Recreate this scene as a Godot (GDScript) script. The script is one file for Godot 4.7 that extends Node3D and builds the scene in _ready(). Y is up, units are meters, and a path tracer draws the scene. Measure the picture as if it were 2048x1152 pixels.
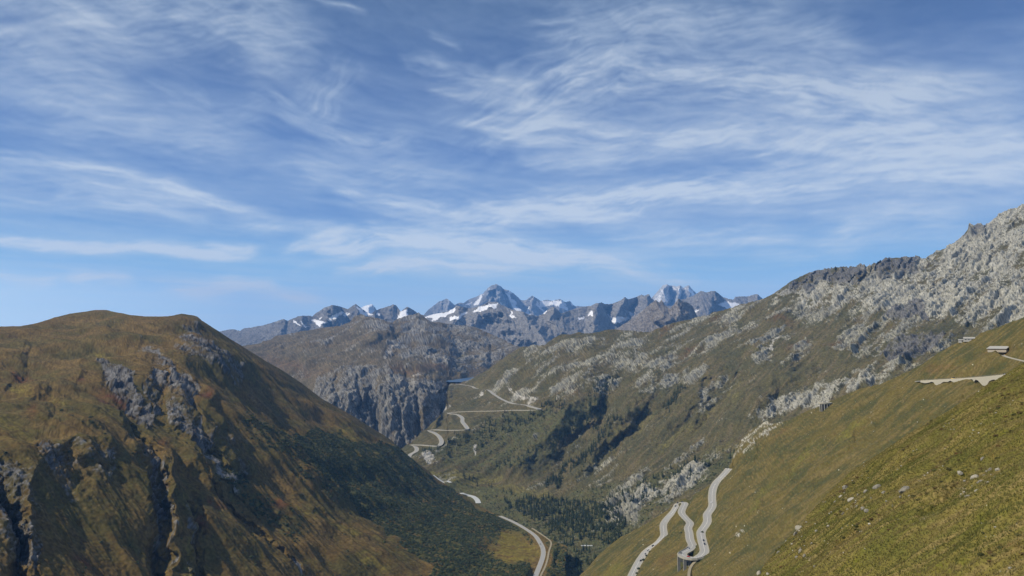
extends Node3D
# A high alpine valley seen from a pass road: grassy mountain on the left, rocky flank and hairpin road on the
# right, a wooded valley floor, a second pass road zigzagging up, a plateau with a lake and snow peaks far behind.
# World: metres, y up, y = 0 about the valley floor, the camera looks along -z.

const FOCAL := 1440.0          # focal length in pixels of the 2048 x 1152 photograph
const TILT := 0.0790           # the camera looks up by this angle (the true horizon lies at y = 690)
const EYE := Vector3(0, 590, 0)
const RES := 1.46              # spacing of the terrain grid, in photograph pixels
var quick := false

var ct := cos(TILT)
var st := sin(TILT)
var n_fbm: FastNoiseLite
var n_rid: FastNoiseLite
var n_cel: FastNoiseLite
var n_val: FastNoiseLite
var n_sky: FastNoiseLite
var terrain_mat: StandardMaterial3D
var rng := RandomNumberGenerator.new()
var counts := {}
var t_start := 0


func ray(px: float, py: float) -> Vector3:      # direction of a pixel, scaled to one metre of forward distance
	var v := (576.0 - py) / FOCAL
	var f := ct - v * st
	return Vector3((px - 1024.0) / FOCAL / f, (v * ct + st) / f, -1.0)


func pixel(p: Vector3) -> Vector2:
	var d := p - EYE
	var f := -d.z * ct + d.y * st
	var u := d.y * ct + d.z * st
	return Vector2(1024.0 + FOCAL * d.x / f, 576.0 - FOCAL * u / f)


func make_noise(type: int, fractal: int, octaves: int, sd: int, gain := 0.5) -> FastNoiseLite:
	var n := FastNoiseLite.new()
	n.noise_type = type
	n.fractal_type = fractal
	n.fractal_octaves = octaves
	n.fractal_gain = gain
	n.frequency = 1.0
	n.seed = sd
	return n


static func along(pts: Array, x: float) -> float:     # y of a polyline given as [x0, y0, x1, y1, ...]
	var n := pts.size()
	if x <= pts[0]:
		return pts[1]
	for k in range(2, n, 2):
		if x <= pts[k]:
			var t: float = (x - pts[k - 2]) / maxf(0.001, pts[k] - pts[k - 2])
			return lerpf(pts[k - 1], pts[k + 1], t)
	return pts[n - 1]


static func sstep(a: float, b: float, x: float) -> float:
	var t := clampf((x - a) / (b - a), 0.0, 1.0)
	return t * t * (3.0 - 2.0 * t)


# ------------------------------------------------------------------------------------------------ terrain sheets
class Sheet:
	var host
	var name := ""
	var nx := 0
	var ny := 0
	var top: Array
	var bot: Array
	var px: PackedFloat32Array
	var py: PackedFloat32Array
	var qx: PackedFloat32Array      # ragged copies of px and py, so that traced marks get natural edges
	var qy: PackedFloat32Array
	var z: PackedFloat32Array       # forward distance
	var pos: PackedVector3Array
	var col: PackedColorArray
	var mask := {}
	var wts: PackedFloat64Array
	var cpts: Array

	func solve_spline(ctrl: Array) -> void:    # thin plate spline through 1 / distance
		cpts = ctrl
		var n := ctrl.size()
		var m := n + 3
		var a: Array[PackedFloat64Array] = []
		for i in m:
			var row := PackedFloat64Array()
			row.resize(m + 1)
			a.append(row)
		for i in n:
			for j in n:
				a[i][j] = tps(Vector2(ctrl[i][0] - ctrl[j][0], ctrl[i][1] - ctrl[j][1]).length_squared())
			a[i][i] = 0.004
			a[i][n] = 1.0
			a[i][n + 1] = ctrl[i][0] / 1000.0
			a[i][n + 2] = ctrl[i][1] / 1000.0
			a[n][i] = 1.0
			a[n + 1][i] = ctrl[i][0] / 1000.0
			a[n + 2][i] = ctrl[i][1] / 1000.0
			a[i][m] = 1000.0 / ctrl[i][2]
		for c in m:
			var best := c
			for r in range(c + 1, m):
				if absf(a[r][c]) > absf(a[best][c]):
					best = r
			var sw := a[c]
			a[c] = a[best]
			a[best] = sw
			var pc := a[c]
			for r in range(c + 1, m):
				var f := a[r][c] / pc[c]
				if f != 0.0:
					var pr := a[r]
					for k in range(c, m + 1):
						pr[k] -= f * pc[k]
					a[r] = pr
		wts.resize(m)
		for r in range(m - 1, -1, -1):
			var s := a[r][m]
			for k in range(r + 1, m):
				s -= a[r][k] * wts[k]
			wts[r] = s / a[r][r]

	static func tps(r2: float) -> float:
		r2 *= 1e-6
		return 0.0 if r2 < 1e-12 else r2 * log(r2) * 0.5

	func dist(x: float, y: float) -> float:
		var n := cpts.size()
		var s: float = wts[n] + wts[n + 1] * x / 1000.0 + wts[n + 2] * y / 1000.0
		for i in n:
			var dx: float = x - cpts[i][0]
			var dy: float = y - cpts[i][1]
			s += wts[i] * tps(dx * dx + dy * dy)
		return 1000.0 / maxf(s, 0.02)

	func setup(h, nm: String, x0: float, x1: float, rows: float, tp: Array, bt: Array, ctrl: Array, ragged := 1.0) -> void:
		host = h
		name = nm
		top = tp
		bot = bt
		var step: float = host.RES * (2.5 if host.quick else 1.0)
		nx = int((x1 - x0) / step) + 1
		ny = int(rows / step) + 1
		solve_spline(ctrl)
		px.resize(nx)
		py.resize(nx * ny)
		z.resize(nx * ny)
		qx.resize(nx * ny)
		qy.resize(nx * ny)
		pos.resize(nx * ny)
		col.resize(nx * ny)
		var tops := PackedFloat32Array()
		var bots := PackedFloat32Array()
		tops.resize(nx)
		bots.resize(nx)
		for i in nx:
			px[i] = lerpf(x0, x1, float(i) / (nx - 1))
			tops[i] = along_(tp, px[i])
			bots[i] = maxf(along_(bt, px[i]), tops[i] + 2.0)
		# the spline on a coarse lattice of pixels, enlarged smoothly, then read at every grid point
		var ymin := 1e9
		var ymax := -1e9
		for i in nx:
			ymin = minf(ymin, tops[i]); ymax = maxf(ymax, bots[i])
		ymin -= 48.0
		ymax += 48.0
		var xa := x0 - 48.0
		var xb := x1 + 48.0
		var cw := maxi(10, int((xb - xa) / 16.0))
		var ch := maxi(10, int((ymax - ymin) / 16.0))
		var im := Image.create_empty(cw, ch, false, Image.FORMAT_RF)
		for a in cw:
			for b in ch:
				im.set_pixel(a, b, Color(1000.0 / dist(lerpf(xa, xb, (a + 0.5) / cw), lerpf(ymin, ymax, (b + 0.5) / ch)), 0, 0))
		var bw := cw * 6
		var bh := ch * 6
		im.resize(bw, bh, Image.INTERPOLATE_CUBIC)
		var data := im.get_data().to_float32_array()
		var fb: FastNoiseLite = host.n_fbm
		for i in nx:
			var u := clampf((px[i] - xa) / (xb - xa) * bw - 0.5, 0.0, bw - 1.001)
			var ui := int(u)
			var uf := u - ui
			for j in ny:
				var k := i * ny + j
				var y := lerpf(bots[i], tops[i], float(j) / (ny - 1))
				py[k] = y
				var v := clampf((y - ymin) / (ymax - ymin) * bh - 0.5, 0.0, bh - 1.001)
				var vi := int(v)
				var o := vi * bw + ui
				var inv := lerpf(lerpf(data[o], data[o + 1], uf), lerpf(data[o + bw], data[o + bw + 1], uf), v - vi)
				var zz := 1000.0 / maxf(inv, 0.02)
				z[k] = zz
				var p: Vector3 = host.ray(px[i], y) * zz
				var s := 30.0 / zz * ragged
				var wx := fb.get_noise_3d(p.x * s, p.y * s, p.z * s * 0.5)
				var wy := fb.get_noise_3d(p.x * s + 71.0, p.y * s + 13.0, p.z * s * 0.5)
				qx[k] = px[i] + wx * 20.0 / ragged
				qy[k] = y + wy * 14.0 / ragged

	static func along_(pts: Array, x: float) -> float:
		var n := pts.size()
		if x <= pts[0]:
			return pts[1]
		for k in range(2, n, 2):
			if x <= pts[k]:
				var t: float = (x - pts[k - 2]) / maxf(0.001, pts[k] - pts[k - 2])
				return lerpf(pts[k - 1], pts[k + 1], t)
		return pts[n - 1]

	func layer(m: String) -> PackedFloat32Array:
		if not mask.has(m):
			var a := PackedFloat32Array()
			a.resize(nx * ny)
			mask[m] = a
		return mask[m]

	# a stroke along pts ([x, y, x, y, ...]); wl / wr are its widths on the left and right of its direction.
	# into "z" it moves the ground nearer (a > 0: a spur) or farther (a < 0: a gully), in metres at its crest
	func stroke(into: String, pts: Array, wl: float, wr: float, a: float, pw := 1.0, taper := true) -> void:
		var arr: PackedFloat32Array = z if into == "z" else layer(into)
		var w := maxf(wl, wr)
		var n := pts.size() / 2
		var x0 := 1e9
		var x1 := -1e9
		var y0 := 1e9
		var y1 := -1e9
		var total := 0.0
		for s in n:
			x0 = minf(x0, pts[s * 2]); x1 = maxf(x1, pts[s * 2])
			y0 = minf(y0, pts[s * 2 + 1]); y1 = maxf(y1, pts[s * 2 + 1])
			if s > 0:
				total += Vector2(pts[s * 2] - pts[s * 2 - 2], pts[s * 2 + 1] - pts[s * 2 - 1]).length()
		x0 -= w + 20.0; x1 += w + 20.0; y0 -= w + 14.0; y1 += w + 14.0
		for i in nx:
			if px[i] < x0 or px[i] > x1:
				continue
			var by := py[i * ny]
			var ty := py[i * ny + ny - 1]
			var j0 := clampi(int((y1 - by) / (ty - by) * (ny - 1)), 0, ny)
			var j1 := clampi(int((y0 - by) / (ty - by) * (ny - 1)) + 2, 0, ny)
			for j in range(j0, j1):
				var k := i * ny + j
				var x := qx[k]
				var y := qy[k]
				var best := 1e9
				var val := 0.0
				var run := 0.0
				for s in range(1, n):
					var ax: float = pts[s * 2 - 2]
					var ay: float = pts[s * 2 - 1]
					var dx: float = pts[s * 2] - ax
					var dy: float = pts[s * 2 + 1] - ay
					var l2 := dx * dx + dy * dy
					var l := sqrt(l2)
					var t := clampf(((x - ax) * dx + (y - ay) * dy) / l2, 0.0, 1.0)
					var ex := x - ax - dx * t
					var ey := y - ay - dy * t
					var d := sqrt(ex * ex + ey * ey)
					if d < best:
						best = d
						var side := dx * ey - dy * ex
						var ww := wr if side > 0.0 else wl
						var u := d / ww
						if u < 1.0:
							val = pow(1.0 - u, pw)
							if taper:
								var q := (run + l * t) / total
								val *= minf(1.0, minf(q, 1.0 - q) * 5.0 + 0.15)
						else:
							val = 0.0
					run += l
				if val > 0.0:
					if into == "z":
						arr[k] -= a * val
					else:
						arr[k] = maxf(arr[k], a * val) if a > 0.0 else arr[k] + a * val
		if into == "z":
			z = arr
		else:
			mask[into] = arr

	# an oval patch; soft = 0 gives a hard edge, 1 a cone
	func oval(into: String, cx: float, cy: float, rx: float, ry: float, turn: float, a: float, soft := 0.5) -> void:
		var arr: PackedFloat32Array = z if into == "z" else layer(into)
		var r := maxf(rx, ry)
		var cs := cos(deg_to_rad(turn))
		var sn := sin(deg_to_rad(turn))
		for i in nx:
			if absf(px[i] - cx) > r + 20.0:
				continue
			var by := py[i * ny]
			var ty := py[i * ny + ny - 1]
			var j0 := clampi(int((cy + r + 14.0 - by) / (ty - by) * (ny - 1)), 0, ny)
			var j1 := clampi(int((cy - r - 14.0 - by) / (ty - by) * (ny - 1)) + 2, 0, ny)
			for j in range(j0, j1):
				var k := i * ny + j
				var dx := qx[k] - cx
				var dy := qy[k] - cy
				var u := Vector2((dx * cs + dy * sn) / rx, (dy * cs - dx * sn) / ry).length()
				if u < 1.0:
					var v := minf(1.0, (1.0 - u) / maxf(soft, 0.01))
					v = v * v * (3.0 - 2.0 * v)
					if into == "z":
						arr[k] -= a * v
					else:
						arr[k] = maxf(arr[k], a * v) if a > 0.0 else arr[k] + a * v
		if into == "z":
			z = arr
		else:
			mask[into] = arr

	func poly(into: String, pts: Array, a := 1.0) -> void:
		var arr := layer(into)
		var pv := PackedVector2Array()
		var x0 := 1e9
		var x1 := -1e9
		for s in range(0, pts.size(), 2):
			pv.append(Vector2(pts[s], pts[s + 1]))
			x0 = minf(x0, pts[s]); x1 = maxf(x1, pts[s])
		for i in nx:
			if px[i] < x0 - 20.0 or px[i] > x1 + 20.0:
				continue
			for j in ny:
				var k := i * ny + j
				if Geometry2D.is_point_in_polygon(Vector2(qx[k], qy[k]), pv):
					arr[k] = maxf(arr[k], a) if a > 0.0 else arr[k] + a
		mask[into] = arr

	func place() -> void:
		for i in nx:
			for j in ny:
				var k := i * ny + j
				pos[k] = host.EYE + host.ray(px[i], py[k]) * z[k]

	func at(x: float, y: float) -> Vector3:      # the built ground at a pixel
		var fi := clampf((x - px[0]) / (px[nx - 1] - px[0]) * (nx - 1), 0.0, nx - 1.001)
		var i := int(fi)
		var by := py[i * ny]
		var ty := py[i * ny + ny - 1]
		var fj := clampf((y - by) / (ty - by) * (ny - 1), 0.0, ny - 1.001)
		var j := int(fj)
		var k := i * ny + j
		var a := pos[k].lerp(pos[k + ny], fi - i)
		var b := pos[k + 1].lerp(pos[k + ny + 1], fi - i)
		return a.lerp(b, fj - j)

	# cut and fill along a road: points of its middle line, half its width, and how steep the banks may be
	func carve(path: PackedVector3Array, hw: float, bank: float, reach: float, below := 0.25, fill := true) -> void:
		var dmin := PackedFloat32Array()
		var yat := PackedFloat32Array()
		dmin.resize(nx * ny)
		dmin.fill(1e9)
		yat.resize(nx * ny)
		for s in path.size() - 1:
			var a := path[s]
			var b := path[s + 1]
			var mid: Vector2 = host.pixel((a + b) * 0.5)
			var rr: float = (reach + (b - a).length()) * host.FOCAL / absf(a.z)
			var i0 := clampi(int((mid.x - rr - px[0]) / (px[nx - 1] - px[0]) * (nx - 1)), 0, nx)
			var i1 := clampi(int((mid.x + rr - px[0]) / (px[nx - 1] - px[0]) * (nx - 1)) + 1, 0, nx)
			var ab := Vector2(b.x - a.x, b.z - a.z)
			var l2 := ab.length_squared()
			for i in range(i0, i1):
				var by := py[i * ny]
				var ty := py[i * ny + ny - 1]
				var j0 := clampi(int((mid.y + rr - by) / (ty - by) * (ny - 1)), 0, ny)
				var j1 := clampi(int((mid.y - rr - by) / (ty - by) * (ny - 1)) + 1, 0, ny)
				for j in range(j0, j1):
					var k := i * ny + j
					var p := pos[k]
					var ap := Vector2(p.x - a.x, p.z - a.z)
					var t := clampf(ap.dot(ab) / l2, 0.0, 1.0)
					var d := (ap - ab * t).length()
					if d < dmin[k]:
						dmin[k] = d
						yat[k] = lerpf(a.y, b.y, t)
		var edge := layer("road")
		for k in nx * ny:
			if dmin[k] < reach:
				var slack := maxf(0.0, dmin[k] - hw) * bank
				var p := pos[k]
				p.y = clampf(p.y, yat[k] - below - slack if fill else -1e9, yat[k] - below + slack)
				if dmin[k] > reach * 0.8:
					p.y = lerpf(p.y, pos[k].y, (dmin[k] / reach - 0.8) * 5.0)
				edge[k] = maxf(edge[k], 1.0 - dmin[k] / reach)
				pos[k] = p
		mask["road"] = edge

	func commit(back: float, drop: float, mat: Material, label: String) -> MeshInstance3D:
		var extra := 5
		var rows := ny + extra
		var vs := PackedVector3Array()
		var cs := PackedColorArray()
		vs.resize(nx * rows)
		cs.resize(nx * rows)
		for i in nx:
			for j in ny:
				vs[i * rows + j] = pos[i * ny + j]
				cs[i * rows + j] = col[i * ny + j]
			var tp := pos[i * ny + ny - 1]
			for e in extra:
				var f := (e + 1.0) / extra
				var away: Vector3 = (tp - host.EYE) / absf(tp.z)
				vs[i * rows + ny + e] = tp + away * back * f + Vector3(0, -drop * (0.35 * f + 0.65 * f * f), 0)     # the far side of the ridge
				cs[i * rows + ny + e] = col[i * ny + ny - 1]
		var ix := PackedInt32Array()
		ix.resize((nx - 1) * (rows - 1) * 6)
		var w := 0
		for i in nx - 1:
			for j in rows - 1:
				var a := i * rows + j
				var b := a + rows
				ix[w] = a; ix[w + 1] = a + 1; ix[w + 2] = b
				ix[w + 3] = b; ix[w + 4] = a + 1; ix[w + 5] = b + 1
				w += 6
		var ar := []
		ar.resize(Mesh.ARRAY_MAX)
		ar[Mesh.ARRAY_VERTEX] = vs
		ar[Mesh.ARRAY_COLOR] = cs
		ar[Mesh.ARRAY_INDEX] = ix
		var s := SurfaceTool.new()
		s.create_from_arrays(ar)
		s.generate_normals()
		s.set_material(mat)
		var m := MeshInstance3D.new()
		m.mesh = s.commit()
		m.name = name
		m.set_meta("kind", "structure")
		m.set_meta("label", label)
		host.add_child(m)
		return m


func mix(a: Color, b: Color, t: float) -> Color:
	return a.lerp(b, clampf(t, 0.0, 1.0))


# ------------------------------------------------------------------------------------------------ scene
func _ready() -> void:
	t_start = Time.get_ticks_msec()
	rng.seed = 20240915
	n_fbm = make_noise(FastNoiseLite.TYPE_SIMPLEX_SMOOTH, FastNoiseLite.FRACTAL_FBM, 4, 11)
	n_rid = make_noise(FastNoiseLite.TYPE_SIMPLEX_SMOOTH, FastNoiseLite.FRACTAL_RIDGED, 4, 23)
	n_cel = make_noise(FastNoiseLite.TYPE_CELLULAR, FastNoiseLite.FRACTAL_NONE, 1, 37)
	n_cel.cellular_return_type = FastNoiseLite.RETURN_DISTANCE2_SUB
	n_val = make_noise(FastNoiseLite.TYPE_SIMPLEX, FastNoiseLite.FRACTAL_FBM, 2, 51, 0.6)
	n_sky = make_noise(FastNoiseLite.TYPE_SIMPLEX_SMOOTH, FastNoiseLite.FRACTAL_FBM, 6, 63, 0.52)
	var cam := Camera3D.new()
	cam.name = "camera"
	cam.keep_aspect = Camera3D.KEEP_HEIGHT
	cam.fov = rad_to_deg(2.0 * atan(576.0 / FOCAL))
	cam.near = 0.5
	cam.far = 60000.0
	cam.position = EYE
	cam.rotation.x = TILT
	add_child(cam)
	cam.current = true

	var env := Environment.new()
	env.background_mode = Environment.BG_SKY
	env.tonemap_mode = Environment.TONE_MAPPER_LINEAR
	env.tonemap_exposure = 1.0
	env.sdfgi_enabled = true
	env.ssao_enabled = true
	env.ssil_enabled = true
	env.fog_enabled = true
	env.fog_density = 0.000037
	env.fog_light_color = Color(0.46, 0.70, 1.0)
	var pano := PanoramaSkyMaterial.new()
	pano.panorama = ImageTexture.create_from_image(paint_sky())
	pano.energy_multiplier = SKY_SCALE
	var sky := Sky.new()
	sky.sky_material = pano
	env.sky = sky
	var we := WorldEnvironment.new()
	we.name = "world_environment"
	we.environment = env
	add_child(we)

	var sun := DirectionalLight3D.new()
	sun.name = "sun"
	sun.light_energy = 1.6
	sun.light_color = Color(1.0, 0.95, 0.86)
	sun.light_angular_distance = 0.5
	sun.shadow_enabled = true
	var el := deg_to_rad(45.0)
	var az := deg_to_rad(7.0)      # a little behind the camera, from the left
	add_child(sun)
	sun.look_at_from_position(Vector3(-cos(el) * cos(az), sin(el), cos(el) * sin(az)), Vector3.ZERO, Vector3.UP)
	print("sky ", Time.get_ticks_msec() - t_start)

	terrain_mat = StandardMaterial3D.new()
	terrain_mat.resource_name = "ground_cover"
	terrain_mat.vertex_color_use_as_albedo = true
	terrain_mat.roughness = 0.95
	terrain_mat.metallic_specular = 0.2
	build_terrain()
	print("terrain ", Time.get_ticks_msec() - t_start)
	build_things()
	finish_terrain()
	print("all ", Time.get_ticks_msec() - t_start)


# ------------------------------------------------------------------------------------------------ sky
const SKY_SCALE := 1.6         # the picture of the sky holds its light divided by this, so that its brightest parts fit
const SKY_TABLE := [-6, 215, 246, 274, 0, 215, 246, 274, 3.6, 198, 236, 270, 6, 154, 204, 248, 10, 121, 160, 214, 15, 103, 138, 194, 20, 91, 122, 174, 26, 78, 107, 152, 40, 67, 92, 136, 90, 57, 80, 122]

func sky_blue(el: float) -> Vector3:
	var n := SKY_TABLE.size() / 4
	for k in range(1, n):
		if el <= SKY_TABLE[k * 4]:
			var t := clampf((el - SKY_TABLE[k * 4 - 4]) / (SKY_TABLE[k * 4] - SKY_TABLE[k * 4 - 4]), 0.0, 1.0)
			return Vector3(SKY_TABLE[k * 4 - 3], SKY_TABLE[k * 4 - 2], SKY_TABLE[k * 4 - 1]).lerp(Vector3(SKY_TABLE[k * 4 + 1], SKY_TABLE[k * 4 + 2], SKY_TABLE[k * 4 + 3]), t)
	return Vector3(56, 80, 126)


# bands of cirrus: opacity, half width, then points (all in the photograph's pixels)
const CIRRUS := [
	[0.62, 75, 970, 235, 1090, 175, 1240, 130, 1430, 150, 1600, 185, 1760, 215, 1900, 250, 2100, 300],
	[0.50, 42, 1000, 245, 1150, 280, 1320, 285, 1480, 262, 1620, 262],
	[0.55, 75, 1480, 335, 1750, 305, 1900, 290, 2150, 300],
	[0.70, 36, 980, 415, 1300, 392, 1600, 362, 1850, 345, 2150, 340],
	[0.55, 26, 690, 375, 850, 412, 1000, 420, 1250, 415],
	[0.45, 26, 540, 195, 610, 240, 720, 278, 840, 288],
	[0.38, 34, 600, 225, 670, 175, 705, 125],
	[0.28, 42, 300, 165, 400, 222, 540, 205],
	[0.55, 20, 815, 118, 920, 150, 1090, 190],
	[0.45, 18, 860, 180, 1000, 190, 1100, 210],
	[0.62, 17, -60, 322, 100, 330, 200, 345, 330, 372, 450, 408, 545, 432],
	[0.35, 40, -60, 360, 200, 390, 420, 420],
	[0.85, 14, -60, 480, 150, 490, 300, 500, 500, 500],
	[0.60, 10, 400, 482, 500, 495],
	[0.85, 32, 590, 495, 750, 480, 900, 492, 1030, 500, 1160, 520, 1310, 548],
	[0.75, 15, 680, 537, 900, 534, 1080, 520],
	[0.60, 22, 750, 445, 950, 450, 1100, 440],
	[0.70, 11, 120, 558, 275, 570],
	[0.80, 15, 330, 573, 500, 580, 660, 606],
	[0.65, 11, 420, 556, 540, 570],
	[0.55, 12, -60, 555, 120, 562],
	[0.45, 75, -60, 40, 250, 28, 450, 30, 620, 62],
	[0.50, 9, 610, -4, 712, 18],
	[0.36, 90, -60, 130, 160, 125, 300, 150],
	[0.42, 60, 1090, 62, 1300, 40, 1620, 25],
	[0.38, 60, 1500, 85, 1720, 50],
	[0.36, 30, 1200, 470, 1400, 482, 1620, 452],
	[0.40, 34, 1650, 450, 1850, 432, 1960, 430],
	[0.45, 10, 1200, 545, 1400, 556],
	[0.34, 40, 1640, 132, 1830, 155, 2100, 210],
	[0.35, 9, 870, 65, 935, 100],
	[0.30, 60, 60, 230, 300, 260, 520, 300],
	[0.34, 14, 130, 400, 240, 418, 420, 440],
	[0.40, 12, 420, 440, 560, 452, 700, 470],
	[0.30, 50, 560, 330, 760, 350, 940, 340],
	[0.45, 22, 1060, 320, 1250, 318, 1420, 300],
	[0.30, 26, 1500, 500, 1640, 492, 1760, 470],
	[0.38, 55, 480, 90, 640, 120],
]


func sky_place(px: float, py: float) -> Vector2:       # azimuth and elevation, in degrees, of a pixel of the photograph
	var d := ray(px, py).normalized()
	return Vector2(rad_to_deg(atan2(d.x, -d.z)), rad_to_deg(asin(d.y)))


# every band of cirrus with fibres along its own course, drawn into a grid of pw x ph cells of the sky
func lay_cirrus(pw: int, ph: int, half: int, y0: int, w: int, h: int) -> PackedFloat32Array:
	var out := PackedFloat32Array()
	out.resize(pw * ph)
	var sd := 0.0
	for c in CIRRUS:
		sd += 17.3
		var pts := PackedVector2Array()
		for k in range(2, c.size(), 2):
			var p := sky_place(c[k], c[k + 1])
			pts.append(Vector2(p.x / 360.0 * w + half, (90.0 - p.y) / 180.0 * h - y0))
		var wd: float = c[1] / 2.2
		var box := Rect2(pts[0], Vector2.ZERO)
		var total := 0.0
		for k in pts.size():
			box = box.expand(pts[k])
			if k > 0:
				total += pts[k].distance_to(pts[k - 1])
		box = box.grow(wd * 2.2 + 30.0)
		for j in range(maxi(0, int(box.position.y)), mini(ph, int(box.end.y))):
			for i in range(maxi(0, int(box.position.x)), mini(pw, int(box.end.x))):
				var x := i + 18.0 * n_fbm.get_noise_2d(i * 0.006, j * 0.012)
				var y := j + 11.0 * n_fbm.get_noise_2d(i * 0.006 + 60.0, j * 0.012)
				var best := 1e9
				var off := 0.0
				var run := 0.0
				var at := 0.0
				for k in range(1, pts.size()):
					var d := pts[k] - pts[k - 1]
					var l := d.length()
					var e := Vector2(x, y) - pts[k - 1]
					var t := clampf(e.dot(d) / (l * l), 0.0, 1.0)
					var g := e - d * t
					var dd := g.length()
					if dd < best:
						best = dd
						off = d.cross(g) / l
						at = run + e.dot(d) / l
					run += l
				var u := best / wd
				if u > 2.0:
					continue
				var fray := n_sky.get_noise_2d(at * 0.012 + sd, off * 0.085 + at * 0.006)
				var fine := n_sky.get_noise_2d(at * 0.035 + sd + 9.0, off * 0.30 + at * 0.03)
				var q := at / total
				var ends := sstep(-0.12, 0.22, q + fray * 0.18) * sstep(1.12, 0.78, q + fray * 0.18)
				var v: float = c[0] * exp(-1.15 * u * u) * ends * clampf(0.88 + 0.75 * fray + 0.50 * fine, 0.0, 1.5)
				var o := j * pw + i
				out[o] = 1.0 - (1.0 - out[o]) * (1.0 - clampf(v, 0.0, 0.95))
	return out


func sky_texel(az: float, el: float, mask: float) -> Vector3:
	# az, el in degrees; mask is the share of cirrus placed there
	var c := sky_blue(el)
	var far := 1.0 / (0.22 + sin(deg_to_rad(maxf(el, 0.0))))     # the cloud layer seen ever flatter towards the horizon
	var a := az * 0.9
	var e := -far * 6.0
	var wob := n_fbm.get_noise_2d(a * 0.035, e * 0.22 + 40.0)
	e += a * 0.05 + wob * 0.5
	var s1 := n_fbm.get_noise_2d(a * 0.036, e * 0.55)
	var s2 := n_sky.get_noise_2d(a * 0.085 + 31.0, e * 1.75 + wob * 0.6)
	var s3 := n_sky.get_noise_2d(a * 0.42 + s2 * 0.7, e * 4.0 - wob * 1.5 + s2 * 0.5)
	var op := mask * (1.0 + 0.16 * s1 + 0.20 * s2 + 0.10 * s3)
	op += 0.15 + 0.20 * s1 + 0.14 * s2 + 0.09 * s3
	op = clampf(op, 0.0, 0.93)
	op = op * (1.0 - 0.45 * sstep(3.5, 0.5, el))
	var cloud := Vector3(240, 252, 264).lerp(Vector3(192, 205, 222), clampf(el / 20.0, 0.0, 1.0))
	return c.lerp(cloud, op) * pow(SKY_SCALE, -1.0 / 2.25)


func paint_sky() -> Image:
	var w := 4096
	var h := 2048
	# the whole dome coarsely
	var cw := 512
	var ch := 256
	var im := Image.create_empty(cw, ch, false, Image.FORMAT_RGB8)
	for y in ch:
		var el := 90.0 - (y + 0.5) / ch * 180.0
		for x in cw:
			var az := (x + 0.5) / cw * 360.0
			if az > 180.0:
				az -= 360.0
			var v: Vector3
			if el < 0.0:
				v = sky_blue(0.0) * pow(SKY_SCALE, -1.0 / 2.25)
			else:
				var m := 0.34 + 0.5 * n_fbm.get_noise_2d(sin(deg_to_rad(az * 0.5)) * 3.0 + 9.0, el * 0.06)
				v = sky_texel(az, el, clampf(m, 0.0, 0.8))
			im.set_pixel(x, y, Color(v.x / 255.0, v.y / 255.0, v.z / 255.0))
	im.resize(w, h, Image.INTERPOLATE_CUBIC)
	# the part round the view finely; its edges melt into the rest
	var half := 500
	var y0 := int((90.0 - 33.0) / 180.0 * h)
	var y1 := h / 2
	var pw := half * 2
	var md := lay_cirrus(pw, y1 - y0, half, y0, w, h)
	var fine := PackedByteArray()
	fine.resize(pw * (y1 - y0) * 3)
	var o := 0
	for j in y1 - y0:
		var el := 90.0 - (y0 + j + 0.5) / h * 180.0
		for i in pw:
			var az := (i + 0.5 - half) / w * 360.0
			var v := sky_texel(az, el, clampf(md[j * pw + i], 0.0, 1.0))
			var edge := minf(minf(i, pw - 1 - i) / 50.0, j / 45.0)
			if edge < 1.0:
				var c := im.get_pixel(posmod(i - half, w), y0 + j)
				v = Vector3(c.r, c.g, c.b).lerp(v / 255.0, sstep(0.0, 1.0, edge)) * 255.0
			var dither := rng.randf() - 0.5
			fine[o] = clampi(int(v.x + dither + 0.5), 0, 255)
			fine[o + 1] = clampi(int(v.y + dither + 0.5), 0, 255)
			fine[o + 2] = clampi(int(v.z + dither + 0.5), 0, 255)
			o += 3
	var patch := Image.create_from_data(pw, y1 - y0, false, Image.FORMAT_RGB8, fine)
	im.blit_rect(patch, Rect2i(half, 0, half, y1 - y0), Vector2i(0, y0))
	im.blit_rect(patch, Rect2i(0, 0, half, y1 - y0), Vector2i(w - half, y0))
	return im


# ------------------------------------------------------------------------------------------------ terrain
var left_hill: Sheet
var flank: Sheet
var plateau: Sheet
var road_hill: Sheet
var near_hill: Sheet

var hairpin_road: PackedVector3Array
var farm_track: PackedVector3Array
var hut_track: PackedVector3Array
var wall_road: PackedVector3Array
var pass_road: PackedVector3Array
var valley_road: PackedVector3Array
var rail_track: PackedVector3Array

# middle lines of the roads: x, y in the photograph and height against the camera (0: as the ground lies)
const HAIRPIN_ROAD := [1458, 937, -202, 1452, 944, -206, 1445, 952, -210, 1433, 964, -217, 1426, 978, -222, 1424, 995, -228, 1425, 1011, -233, 1420, 1021, -236, 1414, 1029, -239, 1415, 1042, -242, 1410, 1052, -245, 1402, 1064, -248, 1404, 1079, -250, 1408, 1095, -252, 1409, 1104, -253, 1402, 1112, -254.5, 1392, 1116, -255.5, 1380, 1116, -256.5, 1369, 1113, -257, 1363, 1108.5, -257.5, 1368, 1104, -258, 1378, 1099, -258.5, 1385, 1091, -259.3, 1380, 1079, -260.5, 1378, 1064, -261, 1376, 1056, -261.3, 1380, 1046, -261.7, 1371, 1036, -262.3, 1363, 1025, -262, 1367, 1013, -260.5, 1370, 1007, -260, 1364, 1004, -261, 1356, 1006, -264, 1353, 1013, -268, 1347, 1023, -274, 1335, 1036, -281, 1327, 1048, -286, 1327, 1060, -289, 1328, 1071, -292, 1319, 1082, -297, 1306, 1091, -303, 1294, 1100, -309, 1285, 1112, -315, 1275, 1128, -321, 1265, 1148, -327, 1253, 1174, -333]
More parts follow.
